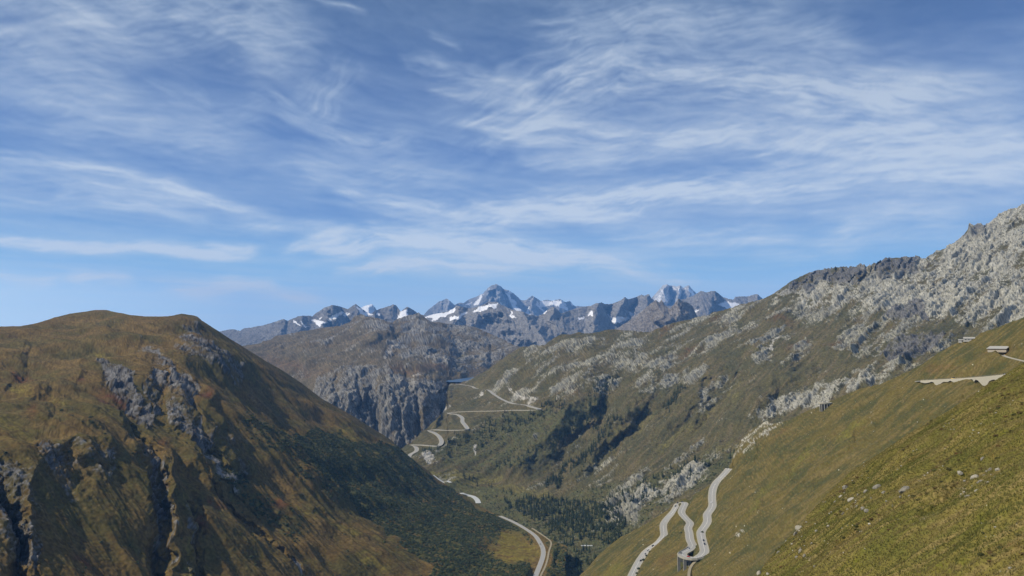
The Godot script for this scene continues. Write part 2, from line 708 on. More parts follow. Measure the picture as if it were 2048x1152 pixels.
const FARM_TRACK := [1397, 1116, -256, 1389, 1124, -259, 1382, 1132, -262, 1378, 1146, -262, 1377, 1176, -262]
const HUT_TRACK := [2001, 707, 0, 2004, 709, 0, 2012, 713, 0, 2027, 717, 0, 2048, 722, 0, 2075, 728, 0, 2130, 738, 0]
const WALL_ROAD := [1836, 762.5, 0, 1848, 761.5, 0, 1875, 760, 0, 1903, 758.5, 0, 1939, 756.5, 0, 1960, 755, 0, 1983, 753, 0, 2012, 750, 0, 2040, 744, 0]
const PASS_ROAD := [908, 767, -221.8, 928, 770, -222.7, 944, 773, -224.5, 952, 777, -230.0, 975, 780, -230.1, 987, 788, -240.7, 1001, 797, -251.8, 1014, 803, -257.8, 1028, 807, -260.4, 1050, 810, -260.6, 1065, 814, -261.9, 1079, 818, -264.2, 1061, 820, -270.8, 1024, 820, -279.5, 989, 821.5, -290.2, 956, 822, -299.6, 926, 823, -309.4, 907, 824, -316.3, 897, 826, -322.0, 908, 828, -322.2, 917, 830, -322.3, 925, 836, -326.6, 925, 843, -335.2, 931, 851, -342.8, 934, 858, -349.7, 917, 860, -357.0, 889, 860, -365.6, 868, 859, -371.3, 856, 861, -377.4, 868, 865, -377.7, 878, 872, -381.7, 883, 881, -389.1, 882, 887, -395.1, 876, 892, -401.6, 858, 891, -406.6, 839, 889.5, -411.6, 821, 889.5, -417.8, 829, 892, -417.9, 834, 897, -420.0, 832, 903, -425.9, 823, 907, -432.3, 818, 912, -438.2, 817, 918, -443.3, 818, 930, -452.0]
const VALLEY_ROAD := [1000, 1032, 0, 1024, 1042.5, 0, 1040, 1051, 0, 1058, 1062, 0, 1071, 1072, 0, 1080, 1085, 0, 1086, 1098, 0, 1086, 1112, 0, 1080, 1130, 0, 1072, 1150, 0, 1063, 1174, 0]
const RAIL_TRACK := [1064, 1056, 0, 1075, 1063, 0, 1088, 1072, 0, 1101, 1082, 0, 1102, 1090, 0, 1098, 1102, 0, 1095, 1118, 0, 1090, 1134, 0, 1082, 1150, 0, 1075, 1174, 0]


func path_ctrl(pts: Array, every: int) -> Array:
	var o := []
	for k in range(0, pts.size(), 3 * every):
		var r := ray(pts[k], pts[k + 1])
		o.append([pts[k], pts[k + 1], pts[k + 2] / r.y])
	return o


func flatten_along(s: Sheet, pts: Array, w: float) -> void:
	var p := []
	for k in range(0, pts.size(), 3):
		p.append_array([pts[k], pts[k + 1]])
	s.stroke("flat", p, w, w, 1.0, 0.5, false)


# the road's middle line in the world: the height at each traced point gives its distance
func lay_path(s: Sheet, pts: Array, step: float) -> PackedVector3Array:
	var key := PackedVector3Array()
	var hs := PackedFloat32Array()
	for k in range(0, pts.size(), 3):
		hs.append(pts[k + 2] if pts[k + 2] != 0 else s.dist(pts[k], pts[k + 1]) * ray(pts[k], pts[k + 1]).y)
	for n in hs.size():
		var h := hs[n]
		if n > 0 and n < hs.size() - 1 and pts[n * 3 + 2] == 0:
			h = h * 0.5 + (hs[n - 1] + hs[n + 1]) * 0.25
		var r := ray(pts[n * 3], pts[n * 3 + 1])
		var d := h / r.y if absf(r.y) > 0.012 else s.dist(pts[n * 3], pts[n * 3 + 1])
		key.append(EYE + r * d)
	var out := PackedVector3Array()
	for n in key.size() - 1:
		var m := maxi(2, int(key[n].distance_to(key[n + 1]) / step))
		for q in m:
			out.append(key[n].cubic_interpolate(key[n + 1], key[maxi(n - 1, 0)], key[mini(n + 2, key.size() - 1)], float(q) / m))
	out.append(key[key.size() - 1])
	for again in 2:
		var sm := out.duplicate()
		for n in range(1, out.size() - 1):
			sm[n] = out[n] * 0.5 + (out[n - 1] + out[n + 1]) * 0.25
		out = sm
	return out


func nearest_on(path: PackedVector3Array, q: Vector2) -> int:
	var best := 0
	var bd := 1e9
	for k in path.size():
		var d := pixel(path[k]).distance_squared_to(q)
		if d < bd:
			bd = d
			best = k
	return best


# Relief in metres along a fixed outward direction. big: rolling ground; gul: furrows down the fall line; rock: broken
# rock where the rock mask is; fine: small lumps everywhere. The share of bare rock is kept in the mask "rk".
func relief(s: Sheet, r: Dictionary) -> void:
	s.place()
	var dir: Vector3 = r.outward.normalized()
	var ax: float = r.contour.x
	var az: float = r.contour.y
	var rock := s.layer("rock")
	var snow := s.layer("snow")
	var rk := s.layer("rk")
	var flat := s.layer("flat")
	var bias: float = r.bias
	var spread: float = r.spread
	var lb: float = 1.0 / r.l_big
	var lg: float = 1.0 / r.l_gul
	var lr: float = 1.0 / r.l_rock
	var lf: float = 1.0 / r.l_fine
	var lm: float = 1.0 / r.l_mix
	var ab: float = r.a_big
	var ag: float = r.a_gul
	var ar: float = r.a_rock
	var af: float = r.a_fine
	var calm: float = r.get("calm", 0.3)
	var shear: float = r.get("shear", 0.0)
	var edge: float = r.get("edge", 0.5)
	for k in s.nx * s.ny:
		var p := s.pos[k]
		var c := p.x * ax + p.z * az
		var t := p.x * az - p.z * ax          # across the contour; c runs along it
		var m := rock[k] + bias + n_fbm.get_noise_3d(c * lm * 1.5, p.y * lm * 0.5, t * lm * 0.5) * spread * 1.15
		m += n_val.get_noise_3d(p.x * lm * 5.0, p.y * lm * 5.0, p.z * lm * 5.0) * spread * 0.40
		m = clampf(m, 0.0, 1.0)
		m = m * m * (3.0 - 2.0 * m)
		var sn := clampf(snow[k] + (0.35 * n_val.get_noise_3d(p.x * lr, p.y * lr, p.z * lr) if snow[k] > 0.02 else 0.0), 0.0, 1.0)
		sn = sstep(0.35, 0.6, sn)
		snow[k] = sn
		m *= 1.0 - sn
		rk[k] = m
		var d := ab * n_fbm.get_noise_3d(p.x * lb, p.y * lb, p.z * lb)
		d += ag * (n_rid.get_noise_2d(c * lg, (p.y + c * shear) * lg * 0.22) - 0.2) * (calm + (1.0 - calm) * m) * (1.0 - 0.8 * sn)
		if m > 0.01:
			var q := n_rid.get_noise_3d(c * lr * 1.2, p.y * lr * 0.55, t * lr * 0.55)
			var ce := n_cel.get_noise_3d(c * lr * 2.3 + q * 0.4, p.y * lr * 1.2, t * lr * 1.0)
			d += ar * m * (q * 0.8 + ce * 0.7 + 0.5)
		d += af * n_val.get_noise_3d(p.x * lf, p.y * lf, p.z * lf) * (0.5 + m) * (1.0 - 0.7 * sn)
		var calm_edge := lerpf(edge, 1.0, sstep(0.0, 24.0, s.py[k] - s.py[(k / s.ny) * s.ny + s.ny - 1]))      # the traced crest keeps its line
		s.pos[k] = p + dir * d * (1.0 - flat[k]) * calm_edge
	s.mask["rk"] = rk
	s.mask["snow"] = snow


# Colours of the ground cover (what grows or lies there), linear. They depend on the place only, never on which way the
# ground faces: patches and grains of noise in world metres, drawn out down the slope where grass grows in strips. c.grass1 / grass2 alternate in patches, c.dry streaks, c.rock1 / rock2 the stone
func tint(s: Sheet, c: Dictionary, lp: float) -> void:
	var rk := s.layer("rk")
	var snow := s.layer("snow")
	var red := s.layer("red")
	var gold := s.layer("gold")
	var scree := s.layer("scree")
	var dark := s.layer("darkrock")
	var shrub := s.layer("shrub")
	var pale := s.layer("pale")
	var i1 := 1.0 / lp
	var i2 := 4.6 / lp
	var i3: float = c.get("grain", 26.0) / lp
	var ax: float = c.contour.x
	var az: float = c.contour.y
	var stones: float = c.get("stones", 0.0)
	var gr: float = c.get("rough", 0.65)
	var st_: float = c.get("streak", 1.9)
	for k in s.nx * s.ny:
		var p := s.pos[k]
		var a := n_fbm.get_noise_3d(p.x * i1, p.y * i1, p.z * i1)
		var b := n_fbm.get_noise_3d(p.x * i2 + 7.0, p.y * i2, p.z * i2)
		var d := n_val.get_noise_3d(p.x * i3, p.y * i3 + 3.0, p.z * i3)
		var e := n_val.get_noise_3d(p.x * i3 * 0.37, p.y * i3 * 0.37 + 9.0, p.z * i3 * 0.37)
		var f := n_fbm.get_noise_2d((p.x * ax + p.z * az) * i2 * 1.5, p.y * i2 * 0.3)          # strips: metres along the contour, metres of height
		var g: Color = c.grass1.lerp(c.grass2, clampf(0.5 + a * 1.3 + b * 0.7 + e * 0.5, 0.0, 1.0))
		g = g.lerp(c.dry, clampf(-0.1 + f * st_ - a * 0.5 + d * gr * 0.6, 0.0, 0.9))
		if gold[k] > 0.0:
			g = g.lerp(c.gold, clampf(gold[k] * (0.9 + b + e), 0.0, 1.0))
		if red[k] > 0.0:
			g = g.lerp(c.red, clampf(red[k] * (0.85 + b + e), 0.0, 1.0))
		if shrub[k] > 0.0:
			g = g.lerp(c.shrub, clampf(shrub[k] * (0.9 + b + e), 0.0, 1.0))
		g = g * clampf(1.0 + d * gr + e * gr * 0.6, 0.3, 2.0)
		var r: Color = c.rock1.lerp(c.rock2, clampf(0.5 + b * 1.2 - a + e * 0.8, 0.0, 1.0))
		if pale[k] > 0.0:
			r = r.lerp(c.pale, clampf(pale[k] * (0.65 + b * 0.7), 0.0, 1.0))
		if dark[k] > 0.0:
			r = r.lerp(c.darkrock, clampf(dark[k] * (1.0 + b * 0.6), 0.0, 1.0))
		r = r * clampf(1.0 + d * 0.8 + b * 0.25, 0.35, 1.7)
		var o := g.lerp(r, sstep(0.15, 0.75, rk[k] * (1.0 + d * 0.9 + e * 0.6)))
		if stones > 0.0 and d * 0.7 + e * 0.5 + b * 0.6 > 1.0 - stones:
			o = c.rock1 * (1.0 + b)
		if scree[k] > 0.0:
			o = o.lerp(c.scree * (1.0 + d * 0.7), sstep(0.2, 0.6, scree[k] + b * 0.5 + d * 0.3))
		if snow[k] > 0.0:
			o = o.lerp(Color(0.80, 0.82, 0.86) * (1.0 + d * 0.06), snow[k])
		o.a = 1.0
		s.col[k] = o


const HILL_TOP := [-120, 652, 0, 654, 40, 653, 75, 646, 110, 634, 140, 626, 175, 622, 190, 619, 215, 619, 235, 623, 260, 631, 290, 634, 335, 634, 362, 628, 385, 631, 395, 634, 403, 642, 425, 655, 440, 665, 470, 684, 490, 697, 530, 721, 575, 747, 612, 772, 640, 795, 675, 815, 725, 845, 780, 878, 825, 919, 850, 938, 875, 959, 912, 983, 946, 1003, 985, 1024, 1024, 1041, 1060, 1058, 1095, 1076, 1140, 1094]
const FLANK_TOP := [780, 912, 797, 900, 829, 881, 854, 857, 868, 842, 886, 824, 894, 804, 896, 785, 897, 774, 902, 765, 920, 764, 936, 761, 946, 756, 957, 748, 975, 738, 1000, 722, 1030, 702, 1040, 694, 1054, 692, 1089, 690, 1105, 677, 1122, 667, 1142, 668, 1157, 663, 1171, 667, 1200, 664, 1228, 661, 1277, 664, 1300, 666, 1326, 657, 1345, 648, 1388, 638, 1414, 631, 1428, 623, 1465, 617, 1490, 608, 1510, 604, 1530, 598, 1540, 592, 1549, 584, 1567, 572, 1584, 563, 1619, 546, 1640, 539, 1678, 537, 1713, 533, 1730, 529, 1735, 536, 1745, 531, 1759, 524, 1780, 516, 1815, 514, 1835, 510, 1844, 515, 1854, 512, 1865, 505, 1873, 496, 1882, 495, 1905, 490, 1923, 473, 1940, 451, 1964, 448, 1970, 449, 1999, 432, 2022, 422, 2048, 412, 2160, 368]
const ROAD_HILL_TOP := [1130, 1180, 1165, 1146, 1209, 1099, 1244, 1072, 1296, 1046, 1326, 1028, 1351, 1008, 1362, 998, 1380, 995, 1404, 980, 1432, 961, 1452, 943, 1464, 922, 1470, 900, 1480, 880, 1500, 862, 1520, 848, 1536, 843, 1546, 850, 1560, 845, 1587, 835, 1616, 821, 1643, 812, 1671, 800, 1723, 775, 1760, 768, 1800, 752, 1830, 736, 1880, 707, 1917, 687, 1947, 676, 1960, 664, 1983, 657, 2016, 644, 2048, 634, 2160, 596]
const NEAR_TOP := [1480, 1190, 1525, 1139, 1551, 1109, 1584, 1068, 1622, 1022, 1667, 972, 1698, 946, 1766, 904, 1838, 860, 1900, 818, 1950, 785, 1985, 762, 2016, 746, 2048, 729, 2160, 668]
const PLATEAU_TOP := [420, 715, 485, 692, 520, 688, 560, 672, 600, 664, 640, 655, 680, 650, 698, 642, 710, 634, 722, 629, 735, 633, 760, 640, 785, 645, 800, 638, 820, 632, 837, 626, 859, 640, 882, 645, 909, 649, 937, 650, 952, 655, 970, 665, 995, 675, 1036, 693, 1080, 712]


func build_terrain() -> void:
	var g := MeshInstance3D.new()
	var pm := PlaneMesh.new()
	pm.size = Vector2(17000, 25000)
	g.mesh = pm
	g.name = "ground"
	var gm := StandardMaterial3D.new()
	gm.albedo_color = Color(0.09, 0.085, 0.04).linear_to_srgb()
	gm.roughness = 1.0
	g.material_override = gm
	g.position = Vector3(0, -60, -10500)
	g.set_meta("kind", "structure")
	add_child(g)
	build_far()
	build_plateau()
	build_flank()
	build_left_hill()
	build_road_hill()
	build_near_hill()


func build_left_hill() -> void:
	var s := Sheet.new()
	left_hill = s
	s.setup(self, "left_mountain", -110, 1135, 460, HILL_TOP, [-120, 1178, 2000, 1178], [
		[-100, 660, 2200], [0, 655, 2200], [200, 620, 2600], [400, 638, 2450], [500, 703, 2560], [640, 792, 2680], [780, 880, 2680], [870, 956, 2560], [945, 1002, 2380], [1025, 1042, 2100], [1095, 1076, 1800], [1130, 1120, 1620], [1110, 1170, 1480],
		[880, 1152, 1470], [650, 1152, 1310], [400, 1152, 1070], [200, 1152, 915], [0, 1152, 800], [-100, 1152, 755], [0, 890, 1050], [0, 800, 1420], [150, 860, 1215], [250, 800, 1480], [100, 740, 1750], [300, 700, 1880], [450, 850, 1590], [600, 950, 1640], [800, 1050, 1720], [350, 950, 1290], [150, 1000, 1020], [500, 1060, 1310]])
	flatten_along(s, VALLEY_ROAD, 16.0)
	flatten_along(s, RAIL_TRACK, 10.0)
	# gullies (their left walls face away from the sun) and the ribs between them
	s.stroke("z", [262, 860, 285, 910, 303, 970, 312, 1050, 320, 1185], 40, 16, -52, 1.2, false)
	s.stroke("z", [335, 870, 338, 950, 345, 1040, 350, 1180], 14, 24, 26, 1.0)
	s.stroke("z", [372, 985, 385, 1060, 390, 1185], 22, 10, -26, 1.0)
	s.stroke("z", [190, 728, 240, 775, 275, 825, 300, 850], 30, 16, -40, 1.2)
	s.stroke("z", [300, 732, 318, 775, 332, 830], 30, 16, -48, 1.2)
	s.stroke("z", [285, 690, 345, 735, 392, 790, 400, 850], 24, 14, -38, 1.1)
	s.stroke("z", [340, 728, 368, 800, 388, 850], 16, 30, 30, 1.0)
	s.stroke("z", [395, 770, 425, 850, 440, 905, 480, 960], 30, 85, 55, 1.0)
	s.stroke("z", [362, 650, 395, 672, 430, 705, 470, 730], 14, 55, 48, 0.9)
	s.stroke("z", [410, 880, 450, 935, 500, 965], 40, 20, -50, 1.2)
	s.stroke("z", [105, 900, 145, 950, 165, 985], 60, 70, -34, 1.3)
	s.stroke("z", [55, 885, 110, 868, 180, 872, 250, 890], 20, 60, 36, 1.0)
	s.stroke("z", [-20, 930, 22, 1000, 38, 1075, 42, 1185], 40, 20, -46, 1.2, false)
	s.stroke("z", [70, 940, 62, 1010, 60, 1100, 55, 1185], 14, 26, 20, 1.0, false)
	s.stroke("z", [400, 955, 480, 1035, 560, 1110, 615, 1160], 9, 7, -16, 1.0)
	s.stroke("z", [410, 868, 420, 930, 480, 1000, 545, 1055], 8, 8, -12, 1.0)
	s.stroke("z", [520, 900, 600, 940, 700, 1000, 790, 1060], 30, 22, -24, 1.2)
	s.stroke("z", [560, 960, 680, 1040, 820, 1120], 30, 30, 18, 1.2)
	s.stroke("z", [700, 900, 790, 990, 900, 1080], 40, 30, -22, 1.2)
	# knolls and runnels of the upper meadow
	s.stroke("z", [70, 680, 55, 735, 10, 800], 40, 18, -40, 1.2)
	s.stroke("z", [300, 655, 282, 680, 270, 700], 14, 8, -14, 1.0)
	s.stroke("z", [250, 690, 300, 705, 345, 725], 20, 14, 26, 1.1)
	s.stroke("z", [170, 690, 150, 750, 110, 810], 26, 36, 30, 1.2)
	s.stroke("z", [100, 800, 112, 840, 90, 870], 24, 16, -22, 1.1)
	s.stroke("z", [175, 628, 205, 650, 200, 690], 30, 50, 40, 1.2)
	s.oval("z", 205, 650, 60, 20, 0, 40, 1.0)
	s.oval("z", 60, 780, 60, 30, -30, 35, 1.0)
	s.oval("z", 190, 800, 70, 35, 20, 30, 1.0)
	# bare slate
	s.poly("rock", [193, 728, 215, 724, 262, 738, 268, 760, 292, 790, 312, 835, 300, 852, 268, 822, 228, 778], 0.94)
	s.poly("rock", [300, 735, 322, 740, 330, 780, 330, 825, 312, 820, 295, 770], 0.83)
	s.poly("rock", [330, 742, 372, 760, 396, 800, 402, 860, 384, 866, 350, 830, 334, 790], 0.83)
	s.poly("rock", [395, 845, 432, 846, 436, 880, 415, 900, 392, 880], 0.94)
	s.poly("rock", [430, 846, 500, 900, 510, 940, 480, 950, 436, 930], 0.57)
	s.poly("rock", [362, 655, 385, 650, 410, 670, 445, 700, 487, 725, 492, 772, 470, 757, 430, 732, 395, 712, 350, 705], 0.77)
	s.poly("rock", [-110, 940, 0, 925, 30, 905, 75, 930, 104, 990, 95, 1060, 62, 1178, -110, 1178], 0.67)
	s.poly("rock", [60, 885, 150, 880, 230, 905, 215, 960, 160, 1000, 110, 960], 0.57)
	s.stroke("rock", [262, 865, 288, 920, 302, 985, 310, 1060, 318, 1185], 22, 8, 0.9, 0.5, false)
	s.stroke("rock", [318, 890, 322, 960, 328, 1020, 340, 1060, 345, 1185], 9, 10, 0.9, 0.5)
	s.stroke("rock", [280, 682, 345, 735, 392, 785, 402, 840, 418, 890, 440, 930], 9, 9, 0.8, 0.6)
	s.stroke("scree", [275, 680, 310, 700, 342, 728, 372, 752, 398, 790], 10, 8, 0.55, 1.0)
	s.stroke("scree", [398, 800, 402, 850, 415, 900, 450, 950, 495, 1000], 5, 5, 0.7, 0.6)
	s.stroke("scree", [560, 1110, 585, 1132, 612, 1158], 4, 4, 0.9, 0.5)
	s.stroke("gold", [372, 990, 376, 1080, 374, 1185], 8, 6, 0.9, 0.5)
	s.stroke("rock", [365, 995, 380, 1090, 372, 1185], 8, 6, 0.7, 0.5)
	# autumn reds, gold and bush green
	for q in [[160, 765, 22, 8], [65, 830, 14, 26], [395, 680, 40, 10], [410, 785, 14, 22], [395, 1060, 30, 22], [40, 750, 40, 14], [230, 790, 60, 24], [430, 1010, 30, 16], [810, 980, 40, 20], [730, 930, 34, 16], [180, 1120, 60, 20], [560, 1010, 40, 14], [330, 880, 20, 16]]:
		s.oval("red", q[0], q[1], q[2], q[3], 25, 0.75, 0.9)
	for q in [[205, 710, 30, 10], [30, 790, 40, 12], [115, 800, 30, 12], [20, 860, 60, 26], [380, 1060, 6, 90], [490, 800, 40, 8], [600, 1020, 60, 10], [680, 1060, 80, 12], [745, 1130, 60, 14], [700, 870, 60, 14]]:
		s.oval("gold", q[0], q[1], q[2], q[3], 22, 0.7, 0.9)
	s.oval("gold", 1030, 1094, 60, 40, 25, 1.0, 0.6)
	s.oval("gold", 1000, 1108, 60, 26, 35, 0.8, 0.9)
	s.poly("shrub", [560, 872, 640, 852, 720, 885, 800, 905, 870, 957, 960, 1012, 1060, 1062, 1066, 1100, 1062, 1178, 880, 1178, 846, 1132, 770, 1062, 705, 1000, 625, 935], 0.9)
	s.poly("shrub", [740, 990, 800, 1000, 770, 1062, 715, 1010], 0.5)
	s.stroke("shrub", [480, 830, 560, 900, 640, 960, 720, 1010], 36, 30, 0.55, 0.7)
	s.stroke("shrub", [420, 930, 520, 1010, 620, 1080], 30, 30, 0.45, 0.7)
	s.poly("shrub", [1085, 1078, 1140, 1092, 1140, 1178, 1090, 1178, 1100, 1120], 0.8)
	var bush := s.layer("shrub")
	var meadow := s.layer("gold")
	for k in bush.size():
		bush[k] *= 1.0 - clampf(meadow[k] * 1.3, 0.0, 1.0)
	s.mask["shrub"] = bush
	relief(s, {outward = Vector3(0.55, 0.75, 0.35), contour = Vector2(0.55, -0.83), edge = 0.15, bias = -0.30, spread = 0.42, l_mix = 120.0, l_big = 420.0, a_big = 40.0, l_gul = 80.0, a_gul = 16.0, l_rock = 36.0, a_rock = 19.0, l_fine = 9.0, a_fine = 1.6, calm = 0.5})
	valley_road = lay_path(s, VALLEY_ROAD, 8.0)
	rail_track = lay_path(s, RAIL_TRACK, 8.0)
	s.carve(valley_road, 6.0, 1.2, 22.0, 0.4)
	s.carve(rail_track, 3.0, 1.2, 14.0, 0.4)
	tint(s, {stones = 0.0, streak = 1.3, contour = Vector2(0.55, -0.83), rough = 0.5, grass1 = Color(0.112, 0.075, 0.026), grass2 = Color(0.074, 0.062, 0.021), dry = Color(0.140, 0.096, 0.036), gold = Color(0.135, 0.110, 0.026), red = Color(0.098, 0.040, 0.018), shrub = Color(0.062, 0.062, 0.024), rock1 = Color(0.075, 0.074, 0.076), rock2 = Color(0.130, 0.128, 0.127), darkrock = Color(0.09, 0.09, 0.095), scree = Color(0.145, 0.142, 0.138)}, 210.0)


func build_flank() -> void:
	var s := Sheet.new()
	flank = s
	s.setup(self, "right_mountain", 785, 2150, 400, FLANK_TOP, [785, 985, 850, 990, 900, 1015, 1000, 1085, 1040, 1182, 1250, 1182, 1300, 1115, 1400, 1030, 1480, 955, 1600, 880, 1700, 830, 1850, 785, 1940, 730, 2000, 695, 2150, 650], [
		[860, 945, 2720], [940, 990, 2580], [1000, 960, 2700], [1050, 1030, 2350], [1100, 1090, 1960], [1180, 1100, 1850], [1150, 1170, 1600], [1250, 1060, 1950], [1250, 1170, 1500], [1330, 1020, 1950], [1040, 1180, 1620], [870, 1000, 2560],
		[1100, 950, 2650], [1200, 900, 2680], [1300, 900, 2500], [1400, 940, 2150], [1480, 900, 2150], [1600, 830, 2100], [1700, 780, 2100], [1850, 720, 2050], [2000, 650, 2100], [2150, 620, 2050],
		[900, 940, 2740], [1000, 880, 2880], [1100, 870, 2880],
		[1150, 780, 3150], [1150, 700, 3700], [1040, 700, 4000], [1160, 664, 4000], [1300, 760, 3000], [1300, 664, 3900], [1450, 700, 3000], [1450, 620, 3900], [1600, 700, 2700], [1600, 600, 3400], [1550, 583, 3600], [1700, 650, 2700], [1740, 530, 3400], [1850, 600, 2800], [1850, 512, 3400], [2000, 560, 2600], [2048, 412, 3300], [2150, 370, 3300], [2150, 520, 2600]] + path_ctrl(PASS_ROAD, 2))
	flatten_along(s, PASS_ROAD, 14.0)
	s.oval("flat", 922, 764, 44, 14, 0, 1.0, 0.4)
	# spurs and side valleys falling to the lower left
	s.stroke("z", [1200, 690, 1165, 770, 1110, 850, 1030, 920, 980, 945], 50, 40, 78, 1.1)
	s.stroke("z", [1250, 740, 1200, 830, 1130, 920, 1090, 975], 30, 26, -53, 1.2)
	s.stroke("z", [1330, 700, 1270, 800, 1190, 890, 1110, 970], 34, 34, 60, 1.1)
	s.stroke("z", [1390, 720, 1330, 810, 1240, 890, 1170, 950], 30, 24, -44, 1.2)
	s.stroke("z", [1430, 690, 1390, 780, 1300, 880], 40, 44, 52, 1.1)
	s.stroke("z", [1500, 700, 1440, 800, 1370, 880], 30, 30, -48, 1.2)
	s.stroke("z", [1610, 690, 1560, 740, 1500, 830], 30, 46, 52, 1.1)
	s.stroke("z", [1660, 700, 1600, 790, 1530, 850], 36, 36, -40, 1.2)
	s.stroke("z", [1060, 700, 1000, 745, 950, 765], 30, 26, 40, 1.1)
	s.stroke("z", [1120, 700, 1060, 770, 1010, 790], 26, 26, -35, 1.2)
	s.stroke("z", [895, 760, 893, 800, 884, 830, 860, 856], 10, 18, 60, 1.0)
	s.stroke("z", [925, 765, 905, 810, 880, 850, 850, 880], 16, 16, -30, 1.2)
	# long grassy ramps between dark wooded gullies, and crags
	for q in [[1205, 785, 1180, 830, 14, 34, -50], [1290, 690, 1255, 745, 12, 26, -46], [1300, 745, 1275, 790, 10, 18, -30], [1345, 700, 1330, 745, 10, 18, -30], [1625, 680, 1600, 705, 12, 26, -46], [1530, 695, 1515, 730, 10, 22, -34], [1480, 735, 1460, 790, 10, 20, -34], [1420, 745, 1400, 790, 10, 20, -30], [1090, 740, 1070, 775, 10, 16, -26], [1150, 690, 1130, 700, 10, 26, -40], [1225, 745, 1200, 775, 10, 18, -32]]:
		s.stroke("z", [q[0], q[1], (q[0] + q[2]) * 0.5 + 4, (q[1] + q[3]) * 0.5, q[2], q[3]], q[5], q[4], q[6] * 0.6, 1.0)
		s.stroke("rock", [q[0], q[1] - 6, q[2], q[3] + 4], q[5] + 8, q[4] + 8, 0.8, 0.8)
	# the broken crest walls on the right skyline
	s.stroke("z", [1560, 575, 1640, 541, 1735, 531], 5, 34, 85, 0.5)
	s.stroke("z", [1745, 533, 1790, 517, 1842, 513], 5, 40, 95, 0.5)
	for q in 13:
		var x := 1600.0 + q * 19.0
		var y0 := along(FLANK_TOP, x)
		s.stroke("z", [x, y0 - 4, x - 12, y0 + 26], 8, 4, -42, 0.9, false)
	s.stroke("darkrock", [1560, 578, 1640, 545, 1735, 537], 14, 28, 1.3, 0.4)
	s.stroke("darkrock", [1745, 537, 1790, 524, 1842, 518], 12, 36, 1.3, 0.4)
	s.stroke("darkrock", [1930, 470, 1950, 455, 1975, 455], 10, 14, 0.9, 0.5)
	s.stroke("z", [1925, 475, 1945, 452, 1970, 449], 4, 22, 60, 0.6)
	# slabs
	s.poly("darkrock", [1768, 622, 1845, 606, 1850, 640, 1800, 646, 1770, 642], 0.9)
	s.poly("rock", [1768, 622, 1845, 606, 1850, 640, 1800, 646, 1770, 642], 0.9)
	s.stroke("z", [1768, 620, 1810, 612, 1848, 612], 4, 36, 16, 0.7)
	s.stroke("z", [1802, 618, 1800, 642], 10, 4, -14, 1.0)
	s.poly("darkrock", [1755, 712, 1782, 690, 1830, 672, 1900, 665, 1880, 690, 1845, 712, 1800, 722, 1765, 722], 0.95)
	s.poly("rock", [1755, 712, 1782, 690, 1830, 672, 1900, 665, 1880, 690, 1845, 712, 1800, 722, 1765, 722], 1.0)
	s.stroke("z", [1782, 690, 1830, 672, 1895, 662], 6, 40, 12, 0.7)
	# bare rock of the upper flank, craggy middle, and the moraine by the valley
	s.poly("rock", [1540, 590, 1640, 535, 1850, 508, 1940, 445, 2160, 365, 2160, 640, 2000, 650, 1900, 640, 1760, 620, 1640, 600], 0.95)
	s.poly("rock", [1040, 690, 1300, 660, 1500, 600, 1640, 600, 1760, 625, 1900, 650, 1900, 690, 1750, 720, 1600, 680, 1450, 700, 1330, 720, 1180, 760, 1080, 760], 0.50)
	s.poly("pale", [1500, 600, 1640, 535, 1850, 508, 1940, 445, 2160, 365, 2160, 630, 2000, 650, 1860, 640, 1700, 620], 1.0)
	s.stroke("pale", [1480, 880, 1560, 815, 1640, 795, 1720, 765, 1800, 745], 26, 18, 1.0, 0.5)
	s.stroke("pale", [1240, 1010, 1300, 985, 1380, 960, 1430, 935], 34, 26, 0.8, 0.5)
	s.poly("rock", [1640, 600, 1760, 620, 1900, 640, 2000, 650, 2160, 640, 2160, 690, 1900, 700, 1750, 720, 1640, 680], 0.55)
	s.poly("rock", [1540, 620, 1640, 640, 1700, 690, 1640, 700, 1560, 670], -0.10)
	for q in [[1170, 745, 60, 40, -30], [1130, 770, 50, 30, -30], [1215, 775, 50, 26, -45], [1340, 760, 50, 40, -20], [1290, 720, 40, 26, -40], [1430, 760, 40, 30, -40], [1260, 690, 60, 20, 0], [1390, 750, 50, 30, -30], [1490, 760, 50, 30, -40], [1330, 740, 30, 40, 0], [1060, 780, 60, 14, -25], [1010, 760, 60, 14, -30]]:
		s.oval("rock", q[0], q[1], q[2], q[3], q[4], 0.85, 0.8)
	s.stroke("rock", [1690, 748, 1760, 735, 1830, 725], 22, 22, 0.75, 0.7)
	s.stroke("rock", [1490, 870, 1560, 810, 1640, 790, 1720, 765, 1800, 745], 26, 18, 0.85, 0.6)
	s.stroke("rock", [1240, 1010, 1300, 985, 1380, 960, 1430, 935], 40, 34, 0.98, 0.6)
	s.stroke("rock", [1205, 1005, 1250, 1035, 1290, 1040], 26, 26, 0.9, 0.6)
	s.stroke("z", [1296, 962, 1350, 952, 1400, 948], 6, 26, 24, 0.7)
	s.stroke("z", [1240, 990, 1290, 985, 1330, 990], 10, 40, 26, 0.8)
	s.poly("rock", [1120, 950, 1250, 905, 1400, 880, 1470, 880, 1440, 930, 1300, 960, 1230, 1000, 1160, 1010], 0.27)
	s.stroke("rock", [1230, 855, 1290, 825, 1325, 805], 7, 6, 0.9, 0.5)
	s.oval("scree", 868, 917, 20, 13, 20, 0.8, 0.6)
	s.oval("scree", 948, 897, 5, 14, 0, 0.7, 0.6)
	s.oval("scree", 958, 793, 14, 5, -30, 0.7, 0.6)
	s.stroke("scree", [998, 772, 1040, 790, 1090, 800], 8, 8, 0.5, 0.8)
	s.stroke("scree", [892, 800, 898, 815, 890, 828], 6, 4, 0.7, 0.6)
	s.stroke("scree", [1556, 668, 1548, 690, 1535, 700], 5, 5, 0.7, 0.6)
